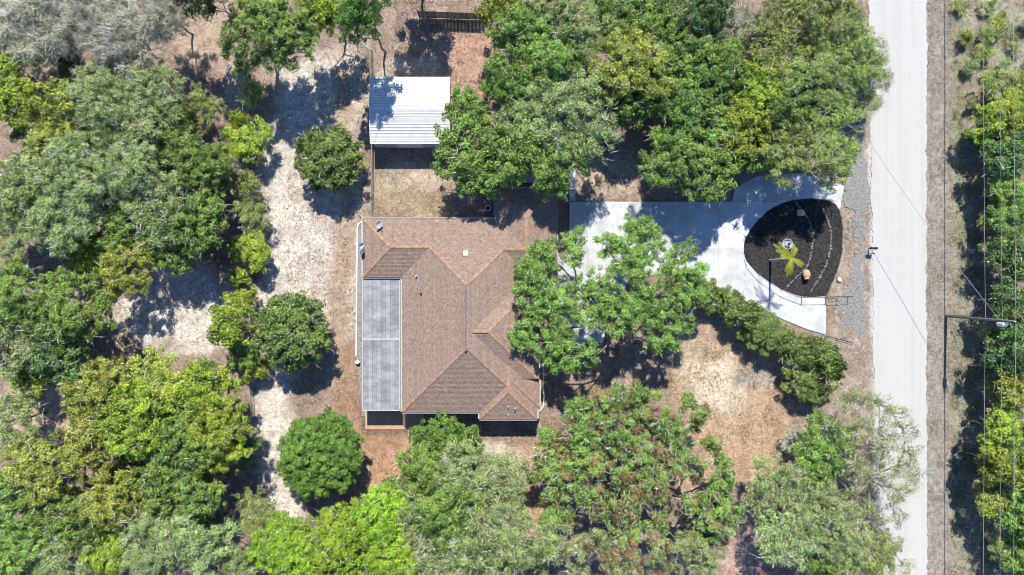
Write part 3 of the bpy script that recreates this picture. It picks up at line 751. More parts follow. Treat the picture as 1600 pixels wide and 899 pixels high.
# clay pot lying on its side
t = empty('clay_pot', (*P(1257,429), .1), 'tan clay pot lying on its side by the palm, dark mouth facing down the picture', 'pot')
Mx = Matrix.Rotation(math.radians(82), 3, 'X')
m_ = MB(); m_.lathe([(.18,-.5),(.28,-.42),(.40,-.15),(.42,.08),(.36,.3),(.26,.42),(.25,.48),(.30,.54),(.30,.57),(.24,.57),(.21,.46)], 24, (0,0,.40), Mx); m_.build('body', M_terra, t, True)
m_ = MB(); m_.lathe([(.225,.50),(.001,.49)], 20, (0,0,.40), Mx); m_.build('mouth', M_black, t)
# tan rock with a dry twig clump
def rock(name, loc, s, mat, label, cat, seed=0, group=None):
    bm0 = bmesh.new(); bmesh.ops.create_icosphere(bm0, subdivisions=3, radius=1)
    for v in bm0.verts:
        k = 1 + .35*mnoise.noise(v.co*1.3 + Vector((seed,0,0))) + .12*mnoise.noise(v.co*3.7 + Vector((seed,3,0)))
        v.co = Vector((v.co.x*k*s[0], v.co.y*k*s[1], v.co.z*k*s[2]))
    me = bpy.data.meshes.new(name); bm0.to_mesh(me); bm0.free(); me.materials.append(mat)
    o = link(name, me); o.location = loc; return tag(o, label, cat, group)
rock('rock', (*P(1250,333), .22), (.48,.36,.3), M_tan, 'yellowish boulder in the tree shade at the top of the mulch bed', 'rock', 3)
t = empty('stump', (*P(1310.5,437), 0), 'pale round sawn stump on the dirt right of the mulch bed', 'stump')
m_ = MB(); m_.lathe([(.27,-.05),(.25,.05),(.235,.22)], 16); m_.build('side', M_bark, t)
m_ = MB(); m_.lathe([(.236,.221),(.15,.228),(.001,.23)], 16); m_.build('sawn_top', noisy('sawn_wood', (.58,.5,.38), (.7,.62,.5), 6, 5, .85, .15, bump=.2), t)
# mailbox
t = empty('mailbox', (*P(1357,389), 0), 'black mailbox on a post at the left edge of the pale road', 'mailbox')
m_ = MB(); m_.box(-.05,.05,-.05,.05,-.1,1.0); m_.bar((-.25,0,.92),(.4,0,.92),.08,.08); m_.build('post', M_wood, t)
m_ = MB(); pr_ = []
for k in range(9): a = math.pi*k/8; pr_.append((math.cos(a)*.13, 1.14 + math.sin(a)*.12))
pr_ += [(-.13,.96),(.13,.96)]
n = len(pr_); vs = [(-.32, y, z) for y, z in pr_] + [(.36, y, z) for y, z in pr_]
m_.add(vs, [(k,(k+1)%n,n+(k+1)%n,n+k) for k in range(n)] + [tuple(range(n)), tuple(range(2*n-1,n-1,-1))]); m_.build('box', M_black, t)
m_ = MB(); m_.box(.2,.72,.30,.34,1.02,1.12); m_.bar((.25,.32,1.0),(.25,0,.96),.03,.03); m_.build('name_plate', M_white, t)
m_ = MB(); m_.box(.1,.14,-.17,-.145,1.05,1.35); m_.build('flag', M_terra, t)

# ------------------------------------------------------------------ power poles and wires
bx_, by_ = P(1478, 494)
t = empty('utility_pole', (bx_, by_, 0), 'tall wooden utility pole with grey transformer on the verge right of the road', 'utility pole')
m_ = MB(); m_.tube([(0,0,-.3),(0,-.01,3),(.01,-.06,6.5),(0,-.09,10.25)], [.17,.16,.135,.11], 12); m_.build('pole', M_pole, t)
m_ = MB(); m_.lathe([(.22,0),(.24,.04),(.24,.82),(.25,.84),(.25,.9),(.16,.98),(.001,1.0)], 18, (0,-.46,8.1)); m_.build('transformer', noisy('transformer_grey', (.45,.46,.47), (.56,.57,.58), 3, 4, .45, .4, bump=0), t, False)
m_ = MB(); m_.bar((0,-.1,8.25),(0,-.3,8.25),.1,.08); m_.bar((0,-.1,8.8),(0,-.3,8.8),.1,.08); m_.build('bracket', M_galv, t)
for (ix, iy, iz) in ((0,-.09,10.25), (.12,-.42,9.1), (-.1,-.5,9.1)):
    m_ = MB(); m_.lathe([(.03,0),(.06,.03),(.035,.06),(.06,.09),(.035,.12),(.055,.15),(.02,.19)], 10, (ix,iy,iz)); m_.build('insulator', M_white, t)
m_ = MB(); m_.tube([(.12,-.42,9.28),(.35,-.75,9.4),(.4,-.7,9.7),(.1,-.2,10.3)], .02, 6); m_.build('jumper_wire', M_wireblk, t)
m_ = MB(); m_.bar((-.02,-.1,9.45),(.30,-.62,9.5),.06,.06); m_.build('cutout_arm', M_galv, t)
def wire(label, a, b, sag, rad, mat, group=None, n=40):
    a = Vector(a); b = Vector(b)
    m_ = MB(); m_.tube([a.lerp(b, i/n) - Vector((0,0,sag*4*(i/n)*(1-i/n))) for i in range(n+1)], rad, 6)
    return tag(m_.build('power_line', mat), label, 'wire', group)
def run(label, h, rad, dx=0.0, dy=-.09):
    m_ = MB(); pts = []
    for i in range(-30, 31):
        y = i*1.9; k = abs(y)/57
        pts.append((bx_+dx, by_+dy+y, h - 0.75*k*(2-k)*.6))
    m_.tube(pts, rad, 6); return tag(m_.build('power_line', M_wire), label, 'wire', 'overhead wires along the road')
run('overhead wire farthest right, from the very top of the utility pole', 10.42, .017)
run('overhead wire in the middle, passing the transformer of the utility pole', 8.62, .017, .0, .15)
run('overhead wire nearest the road, lowest on the utility pole', 6.25, .02, .0, .2)
wire('thick service wire slanting over the road from the utility pole towards the north trees', (bx_-.1, by_+.05, 8.3), (*P(1300,221), 6.15), 0.55, .019, M_wire)
t = empty('service_pole', (*P(1300,221), 0), 'short wooden service pole half hidden in the trees at the left road edge', 'utility pole')
m_ = MB(); m_.tube([(0,0,-.3),(0,0,3),(0,0,6.35)], [.13,.12,.10], 10); m_.build('pole', M_pole, t)
m_ = MB(); m_.lathe([(.09,6.35),(.10,6.4),(.001,6.46)], 10); m_.build('cap', M_galv, t)
m_ = MB(); m_.lathe([(.06,0),(.09,.04),(.05,.08),(.08,.12),(.02,.2)], 10, (.12,0,6.05)); m_.build('insulator', M_black, t)

# ------------------------------------------------------------------ palm on the mulch bed
bx2, by2 = P(1203, 407)
t = empty('palm_tree', (bx2, by2, .1), 'young slender palm with yellow-green fronds on the black mulch bed', 'palm tree')
PH = 5.6
m_ = MB(); m_.tube([(0,0,-.15),(0,0,.5),(.02,.0,2),(.0,-.02,4),(0,0,PH)], [.17,.13,.11,.10,.085], 12); m_.build('trunk', noisy('palm_trunk', (.30,.27,.23), (.46,.43,.38), 5, 6, .9, .1, bump=.4, stretch=(1,1,6)), t)
def frond(az, L, lift, droop, seed):
    rng = random.Random(seed); m_ = MB(); n = 22; pts = []
    for i in range(n+1):
        s = i/n; r = L*s*(1-.18*droop*s); z = lift*L*s - droop*L*s*s
        pts.append(Vector((math.cos(az)*r, math.sin(az)*r, z)))
    m_.tube(pts, [.022*(1-.8*i/n)+.004 for i in range(n+1)], 5)
    for i in range(2, n+1):
        d = (pts[i]-pts[i-1]).normalized(); side = Vector((-math.sin(az), math.cos(az), 0))
        ll = .34*math.sin(math.pi*min(1, .12+.88*(i/n)))**.6 * (1.0 if i < n else .7)
        for s in (-1, 1):
            for dd in (0, .5):
                p = pts[i-1].lerp(pts[i], dd); q = p + (side*s*.8 + d*.62 + Vector((0,0,rng.uniform(-.25,.2)))).normalized()*ll*rng.uniform(.85,1.1)
                wv = d*.015; md = p.lerp(q, .45)
                m_.add([p - wv*.4, md - wv, q, md + wv], [(0,1,2,3)], rng.random())
    return m_
for k, (deg, L, lift, droop) in enumerate(((140,1.95,.30,.45),(126,1.75,.42,.5),(152,1.5,.45,.5),(82,1.25,.5,.5),(66,1.0,.6,.5),(-24,1.45,.3,.5),(-38,1.25,.45,.5),(-86,1.55,.25,.5),(-100,1.65,.32,.5),(-114,1.3,.45,.55),(170,1.0,.6,.5))):
    f = frond(math.radians(deg), L*1.32, lift, droop, k).build('frond', GRN['palm'], t); f.location = (0,0,PH)

# ------------------------------------------------------------------ trees
def sticks(A, B, r0, r1, n=4):
    """tapered prisms from A to B, arrays (m,3) -> verts, quads"""
    A = np.asarray(A, float); B = np.asarray(B, float); m = len(A)
    r0 = np.broadcast_to(np.asarray(r0, float), (m,)); r1 = np.broadcast_to(np.asarray(r1, float), (m,))
    d = B-A; d /= np.maximum(np.linalg.norm(d, axis=1, keepdims=True), 1e-6)
    ref = np.where(np.abs(d[:,2:3]) < .9, np.array([[0,0,1.]]), np.array([[1.,0,0]]))
    u = np.cross(d, ref); u /= np.linalg.norm(u, axis=1, keepdims=True); v = np.cross(d, u)
    V = np.zeros((m, 2*n, 3))
    for k in range(n):
        a = 2*math.pi*k/n; o = u*math.cos(a) + v*math.sin(a)
        V[:,k] = A + o*r0[:,None]; V[:,n+k] = B + o*r1[:,None]
    F = np.array([[k,(k+1)%n,n+(k+1)%n,n+k] for k in range(n)])
    return V.reshape(-1,3), (F[None] + (np.arange(m)*2*n)[:,None,None]).reshape(-1,4)
def leaves(C, Nn, L, W, rng):
    """folded-free rhombic leaf clusters at C with normals Nn"""
    m = len(C); Nn = Nn/np.maximum(np.linalg.norm(Nn, axis=1, keepdims=True), 1e-6)
    t = rng.normal(size=(m,3)); u = np.cross(Nn, t); u /= np.maximum(np.linalg.norm(u, axis=1, keepdims=True), 1e-6); v = np.cross(Nn, u)
    Ls = (L*rng.uniform(.65,1.35,m))[:,None]/2; Ws = (W*rng.uniform(.7,1.3,m))[:,None]/2
    q = rng.uniform(-.6,.6,m)[:,None]
    V = np.stack([C+u*Ls*1.05, C-u*Ls*.8+v*Ws*(1+q*.3), C-u*Ls*.8-v*Ws*(1-q*.3)], 1)
    return V.reshape(-1,3), np.arange(3*m).reshape(m,3)
SPEC = {  # leaf L, W, leaves per puff, puff radius, puffs per lobe m2, twigs per puff, openness
    'green':  dict(L=.21, W=.150, n=68, pr=.37, pd=1.12, tw=.6),
    'bright': dict(L=.21, W=.150, n=70, pr=.37, pd=1.18, tw=.4),
    'vivid':  dict(L=.20, W=.145, n=78, pr=.35, pd=1.40, tw=.5),
    'lime':   dict(L=.21, W=.145, n=62, pr=.37, pd=1.10, tw=1.2),
    'sage':   dict(L=.19, W=.125, n=64, pr=.39, pd=1.12, tw=2.6),
    'grey':   dict(L=.19, W=.105, n=50, pr=.42, pd=1.25, tw=4.0),
    'olive':  dict(L=.18, W=.120, n=62, pr=.39, pd=1.12, tw=1.9),
    'dark':   dict(L=.21, W=.150, n=68, pr=.37, pd=1.15, tw=.4),
    'glossy': dict(L=.29, W=.190, n=38, pr=.37, pd=1.75, tw=.25),
    'dense':  dict(L=.20, W=.145, n=80, pr=.34, pd=1.75, tw=.0),
    'hedge':  dict(L=.21, W=.145, n=66, pr=.33, pd=1.45, tw=.35),
    'airy':   dict(L=.17, W=.110, n=40, pr=.44, pd=1.50, tw=3.6),
}
def build_tree(lobes, spk, seed, trunk_top, base=(0,0), trunk_r=.18, red=0.0, stems=1, tw=None):
    """lobes: (x, y, z, r, flat) -> dict of meshes 'crown', 'trunk' (, 'dead_twigs', 'dry_leaves')"""
    sp = dict(SPEC[spk]); sp['L'] *= .88; sp['W'] *= .88; sp['n'] *= 1.28; sp['tw'] = sp['tw'] if tw is None else tw; rng = np.random.RandomState(seed)
    puffC = []; puffN = []; puffR = []; lob = []
    for li, (x, y, z, r, fl) in enumerate(lobes):
        k = max(5, int(sp['pd'] * 2*math.pi*r*r / (math.pi*sp['pr']**2) * .62))
        d = rng.normal(size=(k*2,3)); d /= np.linalg.norm(d, axis=1, keepdims=True)
        d = d[d[:,2] > -.22][:k]
        rad = r*rng.uniform(.58,1.20,len(d))
        c = np.array([x,y,z]) + d*rad[:,None]*np.array([1,1,fl])
        puffC.append(c); puffN.append(d); puffR.append(sp['pr']*rng.uniform(.65,1.3,len(d))); lob += [li]*len(d)
    C = np.concatenate(puffC); Dn = np.concatenate(puffN); Rr = np.concatenate(puffR); lob = np.array(lob)
    # leaves
    cnt = np.maximum(6, (sp['n']*(Rr/sp['pr'])**2).astype(int)); idx = np.repeat(np.arange(len(C)), cnt); m = len(idx)
    d = rng.normal(size=(m,3)); d /= np.linalg.norm(d, axis=1, keepdims=True)
    d[:,2] = np.where(d[:,2] < -.3, -d[:,2], d[:,2])
    pos = C[idx] + d*(Rr[idx]*(rng.uniform(.40,1.08,m) + np.abs(rng.normal(0,.16,m))))[:,None]*np.array([1,1,.75])
    nrm = d*.6 + Dn[idx]*.3 + np.array([0,.15,.45]) + rng.normal(size=(m,3))*.55
    V, F = leaves(pos, nrm, sp['L'], sp['W'], rng)
    tone = np.clip(.5 + rng.normal(0,.30,m) + rng.normal(0,.15,len(C))[idx] + rng.normal(0,.07,len(lobes))[lob[idx]], 0, 1)
    out = {}
    redm = np.zeros(m, bool)
    if red > 0:
        cc_ = C[:,:2].mean(0); far_ = np.linalg.norm(C[:,:2]-cc_, axis=1); pr_ = rng.rand(len(C)) < red*3.2*np.clip(1.25-far_/(.75*far_.max()), 0, 1); redm = pr_[idx] & (rng.rand(m) < .6)
    keep = ~redm
    def sub(mask):
        q = np.nonzero(mask)[0]; return V.reshape(-1,3,3)[q].reshape(-1,3), np.arange(3*len(q)).reshape(-1,3), tone[q]
    a, b, c = sub(keep); out['crown'] = fast_mesh('crown', a, b, GRN['olive' if spk == 'airy' else spk], c)
    if redm.any(): a, b, c = sub(redm); out['dry_leaves'] = fast_mesh('dry_leaves', a, b, GRN['red'], c)
    # trunk and limbs
    SV, SF = [], []; off = 0
    def put(A, B, r0, r1, n):
        nonlocal off
        if len(A) == 0: return
        v, f = sticks(A, B, r0, r1, n); SV.append(v); SF.append(f+off); off += len(v)
    top = np.array([0,0,trunk_top]) ; b0 = np.array([base[0], base[1], -.15])
    for s in range(stems):
        jit = rng.uniform(-.25,.25,3)*(stems > 1)
        pts = [b0 + jit*np.array([1,1,0]), b0*.6 + top*.4 + np.array([rng.uniform(-.2,.2), rng.uniform(-.2,.2), .05]), top + jit]
        put(np.array([pts[0]]), np.array([pts[1]]), trunk_r*1.15, trunk_r*.9, 8); put(np.array([pts[1]]), np.array([pts[2]]), trunk_r*.9, trunk_r*.7, 8)
    nodes = [top]; par = [-1]; plen = [0.0]; lobe_node = np.zeros(len(lobes), int)
    ends = [np.array([x, y, z - r*fl*.45]) for (x, y, z, r, fl) in lobes]
    for li in sorted(range(len(lobes)), key=lambda i: np.linalg.norm(ends[i]-top)):
        e = ends[li]; bst = min(range(len(nodes)), key=lambda i: np.linalg.norm(e-nodes[i])*1.25 + plen[i]*.85 + (0 if i else .15))
        mid = nodes[bst]*.5 + e*.5 + np.array([rng.uniform(-.28,.28), rng.uniform(-.28,.28), rng.uniform(-.15,.2)])
        nodes.append(mid); par.append(bst); plen.append(plen[bst] + np.linalg.norm(mid-nodes[bst]))
        nodes.append(e); par.append(len(nodes)-2); plen.append(plen[-1] + np.linalg.norm(e-mid)); lobe_node[li] = len(nodes)-1
    wgt = np.ones(len(nodes))
    for i in range(len(nodes)-1, 0, -1): wgt[par[i]] += wgt[i]*.5
    rad_ = np.minimum(trunk_r*.62, trunk_r*.16*np.sqrt(wgt)); NA = np.array(nodes)
    put(NA[[par[i] for i in range(1, len(nodes))]], NA[1:], np.minimum(rad_[[par[i] for i in range(1, len(nodes))]], rad_[1:]*1.35), rad_[1:], 6)
    B1 = NA[lobe_node]
    ks = rng.rand(len(C)) < .75
    st = B1[lob] + rng.normal(size=C.shape)*.12
    md = st*.45 + C*.55 + rng.normal(size=C.shape)*.13
    put(st[ks], md[ks], .036, .024, 4); put(md[ks], C[ks], .024, .012, 3)
    out['trunk'] = fast_mesh('trunk', np.concatenate(SV), np.concatenate(SF), M_bark)
    if sp['tw'] > 0:
        k = int(len(C)*sp['tw']*1.4); ti = rng.randint(0, len(C), k)
        if spk in ('sage', 'lime', 'olive'):     # bare twigs gather in a few patches of the crown
            okp = rng.rand(len(C)) < .4; ti = ti[okp[ti] | (rng.rand(k) < .2)]; k = len(ti)
        dd = Dn[ti]*.8 + np.array([0,0,.25]) + rng.normal(size=(k,3))*.6; dd /= np.linalg.norm(dd, axis=1, keepdims=True)
        a = C[ti] + rng.normal(size=(k,3))*.18; ln = rng.uniform(.25,.85,k)*(1.35 if spk == 'grey' else 1.0)
        e = a + dd*ln[:,None]; SV, SF, off = [], [], 0
        tr_ = .034 if spk == 'grey' else .027; put(a, e, tr_, tr_*.4, 3)
        q = rng.rand(k) < .7; dd2 = dd + rng.normal(size=(k,3))*.55; s0 = a*.5 + e*.5
        put(s0[q], (s0 + dd2*(ln*.5)[:,None])[q], .016, .008, 3)
        out['dead_twigs'] = fast_mesh('dead_twigs', np.concatenate(SV), np.concatenate(SF), M_twig)
    return out
def auto_lobes(R, hc, thick, seed, lr=1.25, fill=1.0):
    """lobes spread over a dome of radius R; crown centre at hc"""
    rng = np.random.RandomState(seed); L = []
    lr = min(lr, R*.55); n = max(4, int(fill*2.2*(R/lr)**2)); k = 0; tries = 0
    a0 = rng.uniform(0, 6.28); el = rng.uniform(.85, 1.12)
    while len(L) < n and tries < 4000:
        tries += 1
        rho = math.sqrt(rng.rand())*(R - lr*.55); a = rng.uniform(0, 6.28)
        x, y = rho*math.cos(a)*el, rho*math.sin(a)/el
        if any((x-q[0])**2 + (y-q[1])**2 < (lr*.58)**2 for q in L) and tries < 2500: continue
        z = hc + thick*(1 - (rho/R)**2)*.9 - thick*.35 + rng.uniform(-.45,.45)
        L.append((x, y, z, lr*rng.uniform(.72,1.2), rng.uniform(.6,.8)))
    return L
def hang(ms, t):
    for k, me in ms.items():
        o = link(k, me, t)
        if k != 'trunk' and k != 'crown': o['kind'] = 'stuff'
CLASSES = [1.15, 2.0, 3.0, 4.2]
protos = {}
def proto(spk, ci, var):
    k = (spk, ci, var)
    if k not in protos:
        R = CLASSES[ci]; shrub = ci == 0
        hc = {0:1.3, 1:2.8, 2:5.0, 3:6.0}[ci]; th = R*.62
        seed = sum(ord(c) for c in spk)*13 + ci*101 + var*977
        protos[k] = (build_tree(auto_lobes(R, hc, th, seed, lr=[.62,.9,1.15,1.3][ci], fill=(1.25 if spk in ('dense','vivid','glossy','hedge') else .95)), spk, seed,
                                hc*.42, trunk_r=[.05,.08,.13,.18][ci], stems=(3 if shrub else 1), red=.0), hc)
    return protos[k]
tree_n = 0; TREE_LOG = []
def tree(px, py, r, hc, spk, label, group, name='oak_tree', cat='tree', var=None):
    global tree_n
    tree_n += 1; rng = random.Random(tree_n*77 + 5)
    if name != 'understory_bush': TREE_LOG.append((px, py, label))
    x, y = P(px, py, hc); Rm = 1.08*r/PPM*(HC-hc)/HC
    ci = min(range(4), key=lambda i: abs(math.log(CLASSES[i]/Rm)))
    ms, h0 = proto(spk, ci, rng.randrange(3) if var is None else var)
    t = empty(name, (x, y, 0), label, cat, group, rng.uniform(0, 6.28))
    s = Rm/CLASSES[ci]; t.scale = (s*rng.uniform(.95,1.06), s*rng.uniform(.95,1.06), hc/h0)
    hang(ms, t)
    return t
def tree_px(name, lobes, hc_base, spk, label, cat, group, base_px, top_h, trunk_r, seed, red=0.0, tw=None):
    """a tree whose clumps follow the photograph: lobes = (px, py, r_px, height)"""
    bx, by = P(*base_px); t = empty(name, (bx, by, 0), label, cat, group); L = []
    for (lx, ly, lr, lh) in lobes:
        x, y = P(lx, ly, lh); L.append((x-bx, y-by, lh, lr/PPM*(HC-lh)/HC*1.0, .68))
    hang(build_tree(L, spk, seed, top_h, trunk_r=trunk_r, red=red, tw=tw), t)
    return t

W_ = 'oak trees in the woodland west of the house'
TREES_W = [
 (58,42,62,6,'grey','silver-grey twiggy oak filling the top left corner of the picture'),
 (140,30,52,6,'grey','silver-grey twiggy oak at the top edge, second from the left corner'),
 (205,62,55,6,'grey','silver-grey oak with long bare twigs, above the dark green bush'),
 (262,22,38,5.5,'grey','small silver-grey oak at the top edge beside the bare pinkish clearing'),
 (20,150,45,6,'bright','bright green oak cut by the left edge, below the silver-grey corner oak'),
 (192,112,36,3.5,'dark','low dark green oak tucked under the south side of the silver-grey oaks'),
 (105,165,34,5,'lime','yellow-green oak with loose crown between the left edge oak and the big sage canopy'),
 (165,165,52,6,'sage','sage green oak in the upper left woods, just right of a yellow-green one'),
 (229,168,58,6,'sage','broad sage green oak left of the ragged olive bush near the fence line'),
 (262,212,40,5,'green','mid green oak in shade between the broad sage oak and the sandy track'),
 (316,257,39,5.5,'green','rich green round oak in the upper left woods, nearest the fence shrubs'),
 (78,228,36,5,'lime','yellow-green oak at the edge of the deep shadow near the left border'),
 (125,272,55,6.5,'sage','pale sage oak with silvery twigs in the middle of the upper left canopy'),
 (210,278,55,6.5,'sage','pale sage oak between the silvery one and the rich green round oak'),
 (35,300,50,6,'sage','sage oak at the left border above the pinkish clearing'),
 (100,338,58,6,'sage','grey-green oak overhanging the small red bare patch of ground'),
 (30,352,38,5,'sage','smaller sage oak at the left border, lowest of the sage ones above the clearing'),
 (248,325,48,6,'sage','silvery sage oak immediately left of the big rich green oak by the fence'),
 (312,350,43,6,'green','big rich green oak shading the sand beside the fence shrubs'),
 (197,365,32,4.5,'green','small blue-green oak right of the red bare patch'),
 (266,384,38,4.5,'green','dark green oak reaching down into the shadowed white sand'),
 (142,402,30,3,'bright','small bright green oak alone below the red bare patch'),
 (200,420,38,5,'lime','yellow-green oak at the top end of the pinkish sandy clearing'),
 (45,472,60,6.5,'green','large green oak on the left edge, upper part of the clump beside the sandy clearing'),
 (112,492,58,6.5,'green','large green oak on the left side, right half of the clump beside the sandy clearing'),
 (35,532,48,6,'sage','sage green oak on the left edge under the large green pair'),
 (98,545,48,5.5,'dark','dark shadowed oak on the lower right of the left edge clump'),
 (55,584,32,3,'bright','small bright green oak at the foot of the left edge clump'),
 (18,660,42,5,'sage','blue-grey oak on the left border beside the tan bare slope'),
 (165,617,55,6.5,'lime','yellow-green oak at the upper left of the big lower left canopy'),
 (240,600,48,6,'lime','yellow-green oak at the top of the lower left canopy, under the sandy clearing'),
 (225,660,60,7,'bright','bright green oak in the middle of the lower left canopy, the tallest there'),
 (148,690,45,6,'lime','loose yellow-green oak with pale limbs on the left slope of the lower left canopy'),
 (320,617,48,6,'bright','fresh green oak at the upper right of the lower left canopy'),
 (348,680,52,6.5,'bright','fresh green oak on the lower left canopy rim, casting shade on the track'),
 (290,690,45,6.5,'green','mid green oak just inside the right rim of the lower left canopy'),
 (70,737,55,6.5,'lime','yellow-green oak near the left edge below the tan bare slope'),
 (28,792,48,6,'green','green oak on the left edge, second up from the bottom corner'),
 (120,810,45,6,'green','green oak left of the small red hollow in the lower left canopy'),
 (178,780,42,6,'lime','olive-yellow oak directly above the small red hollow'),
 (250,750,42,6,'green','green oak beside the deep shadow in the lower left canopy'),
 (302,770,40,6,'green','deep green oak between the fresh green rim oak and the twiggy olive tree'),
 (33,862,52,6,'green','green oak filling the bottom left corner'),
 (105,872,42,6,'sage','sage oak on the bottom edge, next to the corner oak'),
 (178,862,42,5,'bright','vivid green rounded oak on the bottom edge below the red hollow'),
 (247,850,52,6.5,'sage','blue-green oak on the bottom edge, right of the vivid rounded one'),
 (315,845,50,6.5,'sage','sage oak with white limbs on the bottom edge'),
 (404,806,37,3.5,'olive','twiggy olive tree at the foot of the sandy track'),
 (371,872,40,5,'sage','sage oak on the bottom edge under the twiggy olive tree'),
 (515,22,42,6,'bright','bright yellow-green tree at the top edge, left of the white shed'),
 (576,32,38,9,'green','ragged green tree at the top edge directly above the corner of the chain link fence'),
 (322,-12,34,8,'dark','dark tree at the top edge whose long trunk shadow crosses the clearing'),
 (645,-60,50,8,'dark','dark tree at the top edge left of the board fence'),
]
for q in TREES_W: tree(*q, W_)
S_ = 'trees and bushes along the west fence line'
for q in [
 (320,163,24,2.5,'olive','ragged olive bush with big leaves beside the clearing in the upper left woods','oak_bush'),
 (15,405,22,2,'olive','pale olive bush on the left border in the pinkish clearing','oak_bush'),
 (364,508,34,4,'bright','bright green leaning bush casting deep shade left of the round dark tree','oak_bush'),
 (385,556,22,2.5,'green','dark green bush in the shade under the bright leaning bush','oak_bush'),
 (404,578,16,1.5,'bright','small bright bush at the shadowed foot of the fence line','oak_bush'),
 (391,391,29,2.2,'bright','round bright green bush, largest of the column along the fence','oak_bush'),
 (377,430,15,1.5,'bright','little bright bush directly below the largest round one on the fence','oak_bush'),
 (381,461,14,1.3,'bright','smallest bright bush of the fence column, lowest before the leaning bush','oak_bush'),
 (397,335,25,2.2,'olive','olive bush with bare twigs above the largest round fence bush','oak_bush'),
 (383,284,20,2,'olive','small olive bush on the fence below the pointed bright one','oak_bush'),
 (393,219,31,2.5,'bright','bright yellow-green bush with a pointed tip, left of the sandy yard','oak_bush'),
 (376,186,12,2,'bright','tip of bright growth standing on the fence above the pointed bush','oak_bush'),
 (396,150,17,1.6,'olive','small dull bush under the tall oak beside the fence','oak_bush'),
]: tree(*q[:6], S_, q[6], 'bush')
Y_ = 'round trees standing alone in the yard'
def round_tree(px, py, r, h, spk, label, base, seed):
    rng = random.Random(seed); L = [(px, py, r*.42, h+.9)]
    for n, f, q, dz in ((6, .42, .36, .55), (11, .76, .27, -.25), (9, .74, .25, -1.0)):
        o = rng.uniform(0, 6.28)
        for k in range(n):
            a = o + 2*math.pi*k/n + rng.uniform(-.2,.2); f2 = f*rng.uniform(.88,1.1)
            L.append((px+math.cos(a)*r*f2, py+math.sin(a)*r*f2, r*q*rng.uniform(.85,1.15), h+dz+rng.uniform(-.3,.3)))
    return tree_px('yard_tree', L, h, spk, label, 'tree', Y_, base, h*.5, .14, seed)
round_tree(514,250,50,3.2,'glossy','round glossy dark tree on the sand between the drum and the white shed',(526,258),501)
round_tree(457,519,58,4.2,'glossy','round glossy dark tree in the middle of the sandy west yard',(474,516),502)
round_tree(503,712,64,4.2,'dense','round dense green tree below the corner of the patio',(519,700),503)
tree_px('yard_tree', [(670,680,24,3.0),(697,672,24,3.2),(722,683,24,3.1),(735,700,18,2.6),(660,700,18,2.5),(684,700,24,3),(708,703,24,3.1)], 3, 'dense', 'dense bright tree growing against the shaded south wall of the house', 'tree', None, (697,705), 1.4, .13, 301)
G_ = 'trees in the clump south of the house'
for q in [
 (665,748,46,4.5,'green','mid green tree directly below the dense bright one at the south wall'),
 (612,762,20,2.5,'sage','small pale shrub-like tree on the litter left of the south clump'),
 (730,738,42,5,'sage','sage tree right behind the dense bright wall tree'),
 (787,760,43,5.5,'sage','twiggy sage tree at the right rim of the south clump beside the brown strip'),
 (640,812,42,5.5,'sage','sage tree next to the vivid green ones in the south clump'),
 (700,800,50,6,'green','mid green tree in the centre of the south clump'),
 (757,825,50,6,'sage','pale sage tree below the twiggy one in the south clump'),
 (690,872,45,5.5,'sage','sage tree on the bottom edge in the middle of the south clump'),
 (815,850,46,6,'sage','sage tree at the bottom right of the south clump, beside the big patchy oak'),
 (755,888,40,5,'sage','sage tree on the bottom edge, right part of the south clump'),
 (455,858,52,5.5,'vivid','vivid green flat-topped tree on the bottom edge, leftmost of four'),
 (530,850,58,6,'vivid','vivid green flat-topped tree on the bottom edge with bare twigs in its middle'),
 (600,815,44,5.5,'vivid','vivid green flat-topped tree, uppermost of four at the bottom edge'),
 (606,874,43,5.5,'vivid','vivid green flat-topped tree on the bottom edge, rightmost of four'),
]: tree(*q, G_)
tree_px('oak_tree', [(385,25,28,7.6),(420,12,30,8),(455,20,28,7.8),(380,60,28,7.5),(415,55,32,8.4),(450,55,30,8),(475,72,20,7),(472,42,24,7.4),(390,92,20,6.8),(430,88,22,7.2),(378,110,13,6),(452,92,16,7),(365,78,18,6.6),(400,38,30,7),(436,36,30,7),(432,70,28,7)], 8, 'green', 'tall green oak at the top whose forked shadow lies on the sandy yard', 'tree', W_, (432,98), 3.8, .2, 406)
# the two bespoke oaks by the drive and south-east of the house
def lob(crop, ox, oy, sc_, h0, h1, seed):
    rng = random.Random(seed); cx = sum(c[0] for c in crop)/len(crop); cy = sum(c[1] for c in crop)/len(crop)
    mx = max(math.hypot(c[0]-cx, c[1]-cy) for c in crop)
    return [(ox+c[0]/sc_, oy+c[1]/sc_, c[2]/sc_, h1 - (h1-h0)*(math.hypot(c[0]-cx, c[1]-cy)/mx)**2 + rng.uniform(-.5,.5)) for c in crop]
def fill(L, seed, p=.9):
    """lower clumps between the listed ones"""
    rng = random.Random(seed); out = list(L)
    for (x, y, r, h) in L:
        if rng.random() < p: out.append((x+rng.uniform(-1,1)*r*.9, y+rng.uniform(-1,1)*r*.9, r*rng.uniform(.75,1.0), h-rng.uniform(.3,1.1)))
    return out
C1 = [(640,110,55),(720,130,55),(540,200,62),(625,225,60),(750,220,62),(860,260,55),(905,225,36),(950,330,55),(200,250,72),(330,175,52),(350,260,45),(130,330,55),(100,400,72),(200,380,82),(250,470,82),(120,480,55),(170,550,55),(80,620,45),(80,690,50),(200,690,82),(270,640,72),(330,755,72),(430,740,52),(480,480,82),(400,560,72),(550,560,82),(600,610,60),(640,520,62),(700,460,62),(820,380,72),(850,500,72),(900,550,52),(740,560,62),(830,660,52),(740,700,52),(930,430,52),(480,380,62),(570,300,60),(670,330,62),(410,440,60)]
